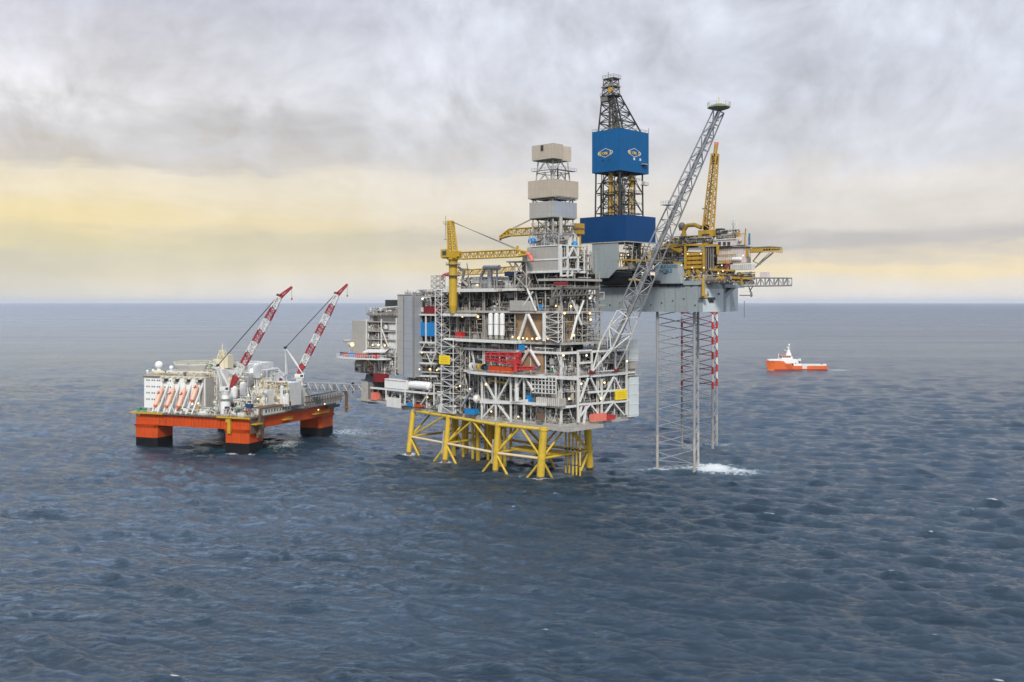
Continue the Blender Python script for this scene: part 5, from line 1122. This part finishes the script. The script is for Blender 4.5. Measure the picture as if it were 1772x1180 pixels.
# box girders between the columns leave the middle open
m = MB().use('orange').prism([(-66, -7), (9.4, -7), (9.4, 8), (-66, 8)], ZB, ZT - .6).prism([(-4, 8.02), (9.4, 8.02), (9.4, 76), (-4, 76)], ZB, ZT - .61).prism([(-66, 8.02), (-52, 8.02), (-52, 76), (-66, 76)], ZB, ZT - .61).prism([(-51.9, 62), (-4.1, 62), (-4.1, 76), (-51.9, 76)], ZB, ZT - .61)
for i in range(18): x = -50 + i * 2.4; m.box(x, x + .25, -7.25, -7.01, ZB + .3, ZT - .7)
m.build('hull', flo)
m = MB().use('deck').prism(dk, ZT - .6, ZT).use('yellow').prism([(-68.4, -9.2), (-46, -9.2), (-46, -8.9), (-63.8, -8.9), (-68.1, -5), (-68.4, -5)], ZT - .6, ZT + .35).box(-10, 11.3, -9.2, -8.85, ZT - .7, ZT + .2)
m.use('cream').rail((-68, -5, ZT), (-64, -8.8, ZT)).rail((-64, -8.8, ZT), (8, -8.8, ZT)).rail((8, -8.8, ZT), (11, -6, ZT)).rail((11, -6, ZT), (11, 76, ZT)); m.build('main_deck', flo)
c = qy(240, 716, -7.3); MB().use('pale outline').bar((c.x, -7.1, c.z), (c.x, -7.2, c.z), 1.0, 14).build('hull_marking', flo)
m = MB().use('yellow').box(-3.4, -1.6, -8.7, -7.3, ZB - 2, ZT - .5).box(-4.6, -3.5, -8.6, -7.3, ZT - 3, ZT - 1).rail((-4, -8.6, ZB - 1), (-1, -8.6, ZB - 1), 1.2, 1); m.build('ladder_tower', flo)
m = MB().use('rusty brown').box(9.5, 10.6, -1, 4.4, ZB - 4.5, ZT).box(9.45, 9.9, -6.5, -1.2, ZB - 2, ZT - 1).use('yellow').box(9.5, 13, -6, 0, ZT - 4, ZT - 3.4)
for i, y in enumerate((22, 52, 60)): m.use('yellow').box(9.5, 12, y, y + 7, ZT - 4.6, ZT - 4.1).rail((12, y, ZT - 4.1), (12, y + 7, ZT - 4.1))
m.build('side_platform', flo)
# deck side houses and rusty pipe racks along the right edge
m = MB().use('white').box(4, 10.2, 4.5, 30, ZT + .05, ZT + 3.6)
for i in range(9): m.use('grey' if i % 3 else 'dark grey').box(10.21, 10.3, 6 + i * 2.6, 7.2 + i * 2.6, ZT + 1, ZT + 2.6)
m.use('rusty brown').box(3.4, 10.8, 4.2, 33, ZT + 3.65, ZT + 4.2); m.build('deck_house', flo)
KF = [('white', 5), ('cream', 2), ('light grey', 2), ('grey', 1.4), ('yellow', .5), ('navy', .25), ('green', .3), ('dark grey', .9), ('rusty brown', .5)]
SF = [('white', 5), ('cream', 2), ('light grey', 2), ('grey', 1), ('yellow', .5)]
m = MB().use('grey')
A = [(9.6, 40, ZT), (12.6, 40, ZT), (12.6, 80, ZT), (9.6, 80, ZT)]
for i in range(14): y = 42 + i * 2.8; m.bar((12.4, y, ZT), (12.4, y, ZT + 6.5), .2, 4).bar((12.4, y, ZT + .2), (12.4, y + 2.8, ZT + 6.3), .16, 4)
m.use('light grey').box(11.4, 12.2, 41, 81, ZT + 1.4, ZT + 3.2).box(11.4, 12.2, 41, 81, ZT + 3.8, ZT + 5.8).use('rusty brown').bar((12.4, 41, ZT + 6.8), (12.4, 82, ZT + 7.6), .4, 6).bar((12.4, 41, ZT + 3.4), (12.4, 82, ZT + 4), .25, 6); m.use('dark grey').box(9.7, 12.3, 66, 78, ZT - 2.4, ZT - .7); m.build('pipe_rack', flo)
m = MB().use('rusty brown')
for dy in (0, 1.2, 2.4): m.path([(11.6, 79 + dy, ZT + 7.4), (12.4, 83 + dy, ZT + 6.4), (12.6, 84 + dy, ZT + 4), (12.6, 84 + dy, ZB + .5)], .38, 8)
m.use('yellow').bar((12.6, 84, ZT - 3.4), (13, 91, ZT - 3.4), .3, 4); m.build('hose_bundle', flo)
m = MB().use('rusty brown')
for dy in (0, 1.1, 2.2): m.path([(9.8, 4 - dy, ZT + 4), (10.8, 1 - dy * .5, ZT + 4), (11, .5 - dy * .5, ZT + 1), (11, .5 - dy * .5, ZB - 3)], .5, 8)
m.build('hose_bundle', flo)
# accommodation block
xw0 = qy(249.5, 660, 0).x; xw1 = qy(354, 660, 0).x; z1 = qy(260, 651, 0).z
ac = MB().use('white clean').box(xw0, xw1 - 3, 0, 26, ZT, z1).use('cladding').box(xw1 - 2.95, xw1, .3, 1, ZT + .5, z1 - .3).box(xw1 - .4, xw1 + .3, 1.2, 8, ZT + .5, z1 - .3).use('white').bar((xw1 + .1, .2, ZT), (xw1 + .1, .2, z1), .35, 4).box(xw1 - 2.9, xw1 - .5, 1.1, 26, ZT, z1 - .1)
for i in range(5): z = ZT + (z1 - ZT) * (i + .5) / 5; ac.use('light grey').box(xw1 + .31, xw1 + .4, 1.2, 8, z, z + .2).box(xw1 - 2.9, xw1 - .2, .2, .29, z, z + .2)
ac.use('cream').box(xw0 - .5, xw1 + .2, -.6, 26.5, z1 + .02, z1 + .5).use('grey').box(xw0 - .5, qy(279, 650, -.6).x, -.8, -.61, z1 - .35, z1 + .45).use('tan cladding').box(xw0 + 1, xw1 - 2, 2, 25, z1 + .51, z1 + 2.2)
ac = ac.build('accommodation', flo)
m = MB().use('window')
for r_ in range(4):
    z = z1 - 2.6 - r_ * 3.55
    for k in range(10): x = xw0 + 1.6 + k * 1.5 + (k // 2) * .7; m.box(x, x + .75, -.06, -.005, z, z + .85)
m.build('window', ac)
# ramps of the free fall lifeboats
for i, px in enumerate((268, 287.5, 307.5, 327)):
    c = qy(px, 699, -8.6); x = c.x
    m = MB().use('white')
    for s_ in (-1.9, 1.9):
        m.bar((x + s_, -8.6, ZT + .2), (x + s_, 2.2, z1 - .2), .42, 4).bar((x + s_, 2.0, z1 - .3), (x + s_, -2, z1 - .3), .4, 4).bar((x + s_, -3.2, ZT + 8.5), (x + s_, -.2, ZT), .25, 4).bar((x + s_, -8.6, ZT), (x + s_, -.1, ZT), .25, 4)
    for k in range(4): t = .05 + k * .3; m.bar((x - 1.9, -8.6 + 10.8 * t, ZT + .2 + (z1 - ZT) * t), (x + 1.9, -8.6 + 10.8 * t, ZT + .2 + (z1 - ZT) * t), .25, 4)
    m.use('dark grey').box(x - 1.2, x + 1.2, -1.6, -.2, z1 - 2.4, z1 - .8).use('cream').box(x - 1.4, x + .2, -1.9, -1.61, z1 - 2.2, z1 - .9); m.build('lifeboat_ramp', flo)
    lb = thing('lifeboat', QO, -21.7, ['orange lifeboat on the ramp nearest the windowed white wall', 'orange lifeboat on the second ramp from the windowed white wall', 'orange lifeboat on the third ramp from the windowed white wall', 'pale orange lifeboat high on the ramp beside the grey panels'][i], 'lifeboat', 'lifeboats on slanted white ramps')
    d = Vector((0, 10.8, z1 - ZT - .2)).normalized(); up = Vector((0, -d.z, d.y)); o = Vector((x, -8.6, ZT + .2)) + d * (2.2 if i < 3 else 6.5) + up * 1.5
    st_ = [(0, .15), (.5, .8), (1.6, 1.2), (4, 1.36), (9.0, 1.36), (11.2, 1.1), (12.4, .7), (12.8, .25)]
    if i == 3: st_ = [(a * .8, r_) for a, r_ in st_]
    rings = []; m = MB(); n = 12
    vs = []; fs = []
    for (a, r_) in st_:
        for k in range(n): th = 2 * pi * k / n; vs.append(o + d * a + Vector((1, 0, 0)) * cos(th) * r_ * .95 + up * sin(th) * r_)
    for s_ in range(len(st_) - 1):
        for k in range(n): fs.append((s_ * n + k, s_ * n + (k + 1) % n, (s_ + 1) * n + (k + 1) % n, (s_ + 1) * n + k))
    fs += [tuple(range(n)), tuple(range(len(vs) - 1, len(vs) - n - 1, -1))]
    nq = 2 * n; m.use('lifeboat orange').add(vs[:3 * n], fs[:nq] + [fs[-2]]); m.use('pale orange').add(vs[2 * n:], [tuple(q - nq for q in f) for f in fs[nq:-2]] + [tuple(q - nq for q in fs[-1])]); m.build('hull', lb, smooth=True)
    k = o + d * 8.6 + up * 1.3; m = MB().use('pale orange').bar(k, k + up * 1.1, 1.0, 8, .8).use('window').bar(k + up * .5, k + up * .95, .93, 8, .85); m.build('canopy', lb)
# roof: helideck, domes, mast
hx, hy_ = qy(338, 640, 20).x, 20
zh = qy(338, 630, 20).z
oc = [(hx + 12.5 * cos(R(22.5 + 45 * i)), hy_ + 12.5 * sin(R(22.5 + 45 * i))) for i in range(8)]; ic = [(hx + 8 * cos(R(22.5 + 45 * i)), hy_ + 8 * sin(R(22.5 + 45 * i))) for i in range(8)]
m = MB().use('white clean').prism(ic, zh - 4.5, zh, oc).use('white').prism(oc, zh + .01, zh + .5).use('green deck').prism([(hx + (a - hx) * .93, hy_ + (b - hy_) * .93) for a, b in oc], zh + .51, zh + .6)
for a, b in zip(oc, oc[1:] + oc[:1]): m.use('cream').rail((*a, zh + .5), (*b, zh + .5), 1.1, 1.4, .1)
m.use('white').box(hx - 7, hx + 7, hy_ - 4, hy_ + 6, z1 + .6, zh - 4.52); m.build('helideck', flo)
for px, py, r_, y in ((275, 631.5, 2.25, 8), (296.5, 636, 1.2, 8), (255, 642, .7, 3), (265, 641, .8, 3), (434, 635, 2.2, 40)):
    c = qy(px, py, y); m = MB().use('white clean').sph(c, r_, 14, 10).bar((c.x, c.y, c.z - r_ * 1.9), (c.x, c.y, c.z - r_ * .8), r_ * .5, 10); m.build('radome', flo, smooth=False)
m = MB().use('cream'); c = qy(385, 630, 20); zt_ = qy(385, 597, 20).z
m.lattice(ring4(c.x - 3.6, c.x + 3.6, 17, 23, c.z - 3), ring4(c.x - 1.2, c.x + 1.2, 19, 21, zt_ - 3), 4, .3, .2, 'x').bar((c.x, 20, zt_ - 3), (c.x, 20, zt_ + 1), .3, 6).box(c.x - 3.8, c.x + 3.8, 16.8, 23, c.z - 5, c.z + 3).box(c.x + 3, c.x + 6, 17, 22, c.z - 2, c.z + 5.5).box(c.x - 1.4, c.x + 1.4, 18.8, 21, zt_ - 7, zt_ - 5); m.build('signal_mast', flo)
# white modules behind and to the right
def qblk(px0, px1, py0, py1, y, d, mt, name='white_module', th=0):
    a, b = qy(px0, py1, y), qy(px1, py0, y); m = MB().use(mt).box(a.x, b.x, y, y + d, max(ZT + .03, a.z), b.z); return m, a, b
for (a_, b_, c_, d_, y, dp, mt) in ((356, 377, 640, 712, 9, 20, 'white'), (372, 430, 646, 690, 20, 20, 'white'), (400, 452, 655, 700, 26, 14, 'white clean'), (421, 452, 628, 655, 42, 12, 'white'), (452, 476, 646, 668, 36, 10, 'white'), (436, 462, 676, 700, 14, 10, 'white'), (443, 500, 663, 700, 22, 12, 'white'), (470, 512, 668, 700, 34, 12, 'white'), (362, 375, 629, 650, 16, 6, 'white clean'), (400, 428, 630, 650, 30, 10, 'white'), (345, 400, 632, 645, 34, 14, 'white')):
    m, a, b = qblk(a_, b_, c_, d_, y, dp, mt); m.use('light grey')
    for k in range(3): x = a.x + (b.x - a.x) * (k + .4) / 3; m.box(x, x + .5, y - .06, y - .01, max(ZT, a.z) + .6, max(ZT, a.z) + 1.4)
    m.use('cream').rail((a.x, y, b.z), (b.x, y, b.z), 1.1, 2); m.use('window').box(a.x + 1, a.x + 1.9, y - .07, y - .02, b.z - 2.2, b.z - 1.2); m.build('white_module', flo)
    clutter(flo, rng, a.x, b.x + .6, y - 1.6, y - .1, max(ZT + .1, a.z), b.z + 1.5, steel=SF, kit=KF, dens=1.3, cols=False, rail=False)
m, a, b = qblk(452, 462, 641, 664, 34, 1, 'cladding'); m.box(b.x + .02, b.x + .5, 34.5, 44, a.z, b.z).use('white').bar((b.x, 34, a.z), (b.x, 34, b.z), .4, 4).box(a.x, b.x + .5, 33.8, 44, b.z + .02, b.z + .4); m.build('louvre_panel', flo)
m = MB()
for i, (px, py, r_, h) in enumerate(((404, 690, 2.4, 9), (423, 688, 2.6, 11), (445, 650, 2.2, 9), (437, 655, 2.0, 8), (395, 655, 1.8, 6))):
    c = qy(px, py, 16 + i * 4); m.use('white clean').vessel((c.x, c.y, c.z - 1), (c.x, c.y, c.z + h - 3), r_, 14)
m.build('storage_tank', flo)
m = MB().use('white')
for i in range(5): a = qy(480 + i * 4, 640, 46); m.bar((a.x, 46, a.z - 8), (a.x, 46, a.z + 1 - i * 1.2), .2, 6)
m.path([qy(470, 637, 44), qy(481, 637, 44), qy(492, 650, 44)], .4, 6).path([qy(474, 642, 42), qy(483, 641, 42), qy(488, 655, 42)], .3, 6); m.use('dark red').box(*(lambda q: (q.x - 1, q.x + 4, 40, 43, q.z - 3, q.z + 1))(qy(475, 657, 41))); m.build('vent_pipework', flo)
clutter(flo, rng, -40, -14, -8, -1, ZT + .1, ZT + 4.5, steel=SF, kit=KF, dens=1.5, cols=False)
clutter(flo, rng, -8, 9, -8, 2, ZT + .1, ZT + 5, steel=SF, kit=KF + [('green', .8), ('navy', .5)], dens=1.6, cols=False)
clutter(flo, rng, -22, 2, 8, 20, ZT + .1, ZT + 9, steel=SF, kit=KF, dens=1.3, cols=False)
clutter(flo, rng, -6, 8, 30, 55, ZT + 3.5, ZT + 11, steel=SF, kit=KF, dens=1.2, axis='y', cols=False)
clutter(flo, rng, xw1, -2, 22, 34, ZT + 12, ZT + 18, steel=SF, kit=KF, dens=1.3, cols=False)
clutter(flo, rng, xw0 + 2, xw1, 1, 10, z1 + .6, z1 + 3, steel=SF, kit=KF, dens=.9, cols=False)
clutter(flo, rng, -66, -50, 30, 46, ZT, z1, steel=SF, kit=KF, dens=.6, cols=False)
m = MB().use('white clean').box(-62, -10, 36, 60, ZT, ZT + 13); m.build('white_module', flo)
m = MB().use('green')
for px in (241, 252): c = qy(px, 697, -6); m.bar((c.x - 1.2, -6, ZT + 1.3), (c.x + 1.2, -6, ZT + 1.3), 1.2, 14)
m.use('light grey').box(c.x + 1.6, c.x + 4.4, -7, -4, ZT, ZT + 2.4); m.build('mooring_winch', flo)
m = MB().use('yellow').box(*(lambda q: (q.x - 2, q.x + 2.4, 30, 34, q.z - 1.5, q.z + 2))(qy(503, 677, 30))); q = qy(503, 673, 30); m.bar((q.x - 1.5, 31, q.z + 1.5), (q.x + .3, 31, q.z + 4), .4, 6).bar((q.x + 2, 31, q.z + 1.5), (q.x + .3, 31, q.z + 4), .4, 6); m.build('winch_frame', flo)
for px, py, y in ((446, 690, 10), (440, 669, 20), (333, 699, -7), (343, 698, -7), (430, 684, 8), (562, 699, 66), (452, 648, 32), (551, 709, 60)):
    MB().use('warm lamp').sph(qy(px, py, y) if py < 698 or px < 400 else qx(px, py, 12.8), .42, 8, 6).build('floodlight', flo)
for px0, px1, z, mt, lb in ((408, 420, ZT + .1, 'navy', 'navy container on the front corner of the orange rig'), (421, 432, ZT + 2.2, 'salmon', 'pale orange container raised on the front corner of the orange rig'), (411, 422, ZT + .1, 'white', 'white and green container at the front edge of the orange rig'), (424, 433.5, ZT + 4.4, 'navy', 'navy container topmost on the front corner of the orange rig'), (345, 356, ZT + .1, 'white clean', 'white deck box below the grey panels of the orange rig')):
    container(px0, px1, -7.9 if 'green' in lb or 'deck box' in lb else -5.0, z, 2.4, 2.6, mt, lb, frame=Q)
# ---- the two slewing cranes
def flotel_crane(bx, by, zbase, pv, kn, tip, af, label, low):
    cr = thing('deck_crane', (Q.o[0] + bx * Q.c - by * Q.s, Q.o[1] + bx * Q.s + by * Q.c, 0), 0, label, 'crane', 'red and white cranes of the accommodation rig')
    o = Vector(cr.location); Yw = o.y
    w = lambda px, py: Vector(((px - CX) / F * Yw - o.x, 0, CH + (HY - py) / F * Yw))
    zp = w(*pv).z - 2.2
    low(cr, zp)
    m = MB().use('white').bar((0, 0, zp - 1.2), (0, 0, zp), 2.6, 16).box(-2.6, 2.6, -2, 2, zp + .02, zp + 2.6).use('galvanised').bar((0, 0, zp - 4.2), (0, 0, zp - 3.9), 4.0, 16).rail((-4.2, -3.2, zp - .2), (3.6, -3.2, zp - .2)).box(-4.4, -2.7, -3, 2.5, zp - .5, zp - .2).use('window').box(.6, 2.2, -2.1, -2.01, zp + 1, zp + 2.2); m.build('machinery_house', cr)
    A_ = w(*af); m = MB().use('white')
    for s_ in (-1.5, 1.5): m.bar((A_.x, s_ * .4, A_.z), (2.2, s_, zp + 2.4), .34, 6).bar((A_.x, s_ * .4, A_.z), (-2.2 if A_.x > -6 else A_.x + .6, s_, zp + 2.4), .26, 6)
    m.use('dark grey').bar((A_.x, -1.0, A_.z), (A_.x, 1.0, A_.z), .8, 10).use('white').box(A_.x - 1.6, A_.x + 1.2, -1.2, 1.2, A_.z - 1.6, A_.z - 1.1); m.build('gantry', cr)
    p, k, t = w(*pv), w(*kn), w(*tip)
    nseg = 8
    for i in range(nseg):
        f0, f1 = i / nseg, (i + 1) / nseg; a, b = p.lerp(k, f0), p.lerp(k, f1); wd = lambda f: 1.0 + 2.2 * min(1, f / .12) if f < .12 else 3.2 - 1.2 * max(0, (f - .8) / .2)
        col = 'boom red' if i % 2 == 0 and i != 8 else 'white'
        m = MB().use(col); d_ = (b - a).normalized(); s_ = Vector((0, 1, 0)); u_ = s_.cross(d_).normalized()
        rg = lambda c, q_: [c + s_ * x * q_ / 2 + u_ * y * q_ / 2 for x, y in ((-1, -1), (1, -1), (1, 1), (-1, 1))]
        m.lattice(rg(a, wd(f0)), rg(b, wd(f1)), 3, .27, .17, 'z')
        if i == 0: m.slab([v - s_ * 0 for v in (rg(a, wd(f0))[0], rg(b, wd(f1))[0], rg(b, wd(f1))[3], rg(a, wd(f0))[3])], (0, .2, 0))
        m.build('boom_section', cr)
    m = MB().use('boom red'); d_ = (t - k).normalized(); u_ = Vector((0, 1, 0)).cross(d_)
    m.lattice([k + Vector((0, a * .9, 0)) + u_ * b * .9 for a, b in ((-1, -1), (1, -1), (1, 1), (-1, 1))], [t + Vector((0, a * .4, 0)) + u_ * b * .3 for a, b in ((-1, -1), (1, -1), (1, 1), (-1, 1))], 3, .36, .25, 'z').bar(k - u_ * 1.4, k + u_ * 1.2 + d_ * 1.5, .5, 6).use('dark grey').bar(k + Vector((0, -.8, 0)) + u_ * -1.4, k + Vector((0, .8, 0)) + u_ * -1.4, .8, 10); m.build('boom_tip', cr)
    m = MB().use('cable')
    for s_ in (-.7, .7): m.bar((A_.x, s_, A_.z), k + Vector((-1, s_, .4)), .13, 4)
    m.bar(t, t + Vector((0, 0, -6)), .07, 4).use('dark red').bar(t + Vector((0, 0, -7)), t + Vector((0, 0, -6)), .4, 8); m.build('hoist_cable', cr)
def low1(cr, zp): MB().use('white clean').bar((0, 0, ZT), (0, 0, zp - 4), 2.7, 18).bar((0, 0, zp - 4), (0, 0, zp - 1.2), 2.1, 18).build('pedestal', cr)
def low2(cr, zp): MB().use('white clean').bar((0, 0, ZT), (0, 0, ZT + 5.2), 2.5, 18).use('pale hull').bar((0, 0, ZT + 5.2), (0, 0, ZT + 9), 2.3, 18).use('navy').box(-2.4, 2.4, -2.4, 2.4, ZT + 9, ZT + 13).use('white').bar((0, 0, ZT + 13), (0, 0, zp - 1.2), 2.1, 18).build('pedestal', cr)
g = qz(390, 716, ZT); flotel_crane(g.x, g.y, ZT, (399.5, 670), (484, 514), (505, 496.5), (377, 632), 'red and white lattice crane standing at the front edge of the orange rig', low1)
g = qz(519, 706, ZT); flotel_crane(g.x, g.y, ZT, (516, 648), (583.5, 510), (601, 492), (494, 601.5), 'red and white lattice crane with a navy collar, next to the gangway', low2)
# ---- gangway
g0, g1 = Vector((-118.5, 572, 31.6)), None
c = P.hit(629, 671, 'y', 5); X_, Y_ = P.o[0] + c[0] * P.c - c[1] * P.s, P.o[1] + c[0] * P.s + c[1] * P.c
g1 = Vector((X_, Y_, c[2]))
gw = thing('gangway', tuple(g0), 0, 'grey lattice gangway linking the orange rig to the production platform', 'gangway')
m = MB().use('galvanised'); A, B = box_boom(m, (0, 0, 0), g1 - g0, 3.2, 4.4, 2.8, 3.2, 16, .26, .2, (g1 - g0).cross(Vector((0, 0, 1)))); m.build('truss', gw)
d = (g1 - g0); s_ = d.cross(Vector((0, 0, 1))).normalized()
m = MB().use('deck').slab([s_ * 1.4 - Vector((0, 0, 1.8)), -s_ * 1.4 - Vector((0, 0, 1.8)), d - s_ * 1.2 - Vector((0, 0, 1.4)), d + s_ * 1.2 - Vector((0, 0, 1.4))], (0, 0, .2)); m.build('walkway', gw)
m = MB().use('black').sph(d * .82 + Vector((0, 0, 2)), .9, 8, 6).use('grey').bar(d * .5 + Vector((0, 0, -1)), d * .5 + s_ * .1 + Vector((0, 0, 1)), .8, 8).bar(d * .82, d * .82 + Vector((0, 0, -3.4)), .3, 6); m.build('pulley', gw)
# ------------------------------------------------------------------ supply ship
SY = 1168.0; S0 = ((1325 - CX) / F * SY, SY, 0)
ship = thing('supply_ship', S0, 2.5, 'orange supply ship with a white bridge and mast, alone on the open sea', 'ship')
Ls = 71.0
stn = [(0, .15, 11.2, -1), (1.2, 1.0, 11.2, 1.2), (4, 3.6, 11.0, 3.2), (9, 6.0, 10.9, 5.6), (15, 7.2, 10.8, 6.8), (19, 7.5, 10.6, 7.4), (22, 7.5, 8.0, 7.5), (28, 7.5, 7.9, 7.5), (29.6, 7.5, 5.2, 7.5), (50, 7.5, 5.0, 7.5), (66, 7.4, 5.1, 7.2), (71, 7.2, 5.4, 6.9)]
vs, fs = [], []; cols = 6
for x, hw, zt_, hwl in stn:
    hwl = max(.1, hwl)
    for sg, z in ((-1, zt_), (-1, 1.0), (-1, -2.5), (1, -2.5), (1, 1.0), (1, zt_)):
        k = hw if z > 2 else hwl; vs.append((x + (2.2 * (zt_ - z) / zt_ if x < 5 else 0) * (1 if x < 1 else .4), sg * k, z))
for i in range(len(stn) - 1):
    for k in range(cols): fs.append((i * cols + k, i * cols + (k + 1) % cols, (i + 1) * cols + (k + 1) % cols, (i + 1) * cols + k))
n = len(vs); fs += [tuple(range(cols)), tuple(range(n - 1, n - cols - 1, -1))]
m = MB().use('ship orange').add(vs, fs); m.use('dark red')
m.box(8, 70.6, -7.56, -7.51, -.4, 1.1)
m.build('hull', ship)
m = MB().use('dark red')
for x in (20.5, 22.8, 25.1): m.slab([(x, -7.53, 6.4), (x + .9, -7.53, 6.4), (x + 5, -7.53, 1.2), (x + 4.1, -7.53, 1.2)], (0, -.04, 0))
m.use('dark grey').box(6, 7.4, -5.4, -4.9, 9.4, 10.2).use('pink white').box(41, 46.5, -7.6, -7.52, 1.6, 5); m.build('hull_marking', ship)
m = MB().use('white clean').prism([(2.5, -3), (8, -5.6), (20, -7), (20, 7), (8, 5.6), (2.5, 3)], 11.0, 12.6).box(16, 31, -6.8, 6.8, 8, 13.4).build('forecastle', ship)
m = MB().use('white clean').box(18, 30, -5.8, 5.8, 13.41, 16.2).use('ship orange').box(16.5, 28.5, -6.4, 6.4, 16.21, 16.9).use('window')
for i in range(4): m.box(18.6 + i * 2.4, 20.4 + i * 2.4, -5.9, -5.81, 14.6, 15.8)
m.box(17.92, 17.99, -5, 5, 14.6, 15.8); br = m.build('bridge', ship)
m = MB().use('white clean').slab([(24, -1.2, 16.9), (30.5, -1.2, 16.9), (28, -1, 24), (26.6, -1, 24)], (0, 2.4, 0)).bar((27.3, 0, 24), (27.8, 0, 30), .55, 8, .3).sph((27.8, 0, 29.4), 1.2, 10, 7).bar((25.8, 0, 25.6), (29.4, 0, 25.6), .3, 6).sph((25.9, 0, 26.4), .8, 8, 6).bar((22, 0, 23.6), (27, 0, 21.8), .3, 6).bar((15.4, 0, 12.6), (15.4, 0, 18.6), .3, 6).sph((15.4, 0, 18.6), .5, 8, 6); m.build('mast', ship)
m = MB().use('white clean').box(31.1, 41, -6.6, 6.6, 5, 6.6).box(31.1, 36, -6.2, 6.2, 6.62, 12.6).bar((38.5, -4.4, 6.6), (38.5, -4.4, 13.2), 1.9, 12).use('window').box(33, 34.4, -6.3, -6.21, 7.4, 8.6).box(37.4, 39.4, -6.4, -6.3, 8, 10.6).use('light grey').bar((36.3, -3, 9), (40.6, -3, 13.4), .5, 8); m.build('deck_house', ship)
m = MB().use('white').box(41.1, 68, -7.4, -6.9, 5.02, 6.6).box(41.1, 68, 6.9, 7.4, 5.02, 6.6).use('white clean').box(66, 70, -6.6, -5, 5.2, 7.2).use('deck').box(41.1, 70.5, -6.85, 6.85, 5.1, 5.2).use('ship orange').bar((66.5, -6, 5.2), (66.5, -6, 8), .3, 6); m.build('cargo_rail', ship)
FOAM += [(S0[0] + 4, SY - 7, 12, 5, .8), (S0[0] + 40, SY - 9, 40, 4, .55), (S0[0] + 84, SY, 26, 6, .7)]
build_plant()
build_sea()

# ------------------------------------------------------------------ sea haze
def build_haze():
    o = MB().box(-62000, 62000, -62000, 62000, -12, 205).build('haze', None, 'white'); tag(o, kind='stuff', label='thin pale sea haze', cat='haze')
    m = bpy.data.materials.new('sea haze'); m.use_nodes = True; n = m.node_tree.nodes; n.clear()
    v = n.new('ShaderNodeVolumePrincipled'); v.inputs['Density'].default_value = 2.0e-5; v.inputs['Color'].default_value = (.84, .89, .97, 1)
    ou = n.new('ShaderNodeOutputMaterial'); m.node_tree.links.new(v.outputs[0], ou.inputs['Volume']); o.data.materials.clear(); o.data.materials.append(m)
build_haze()
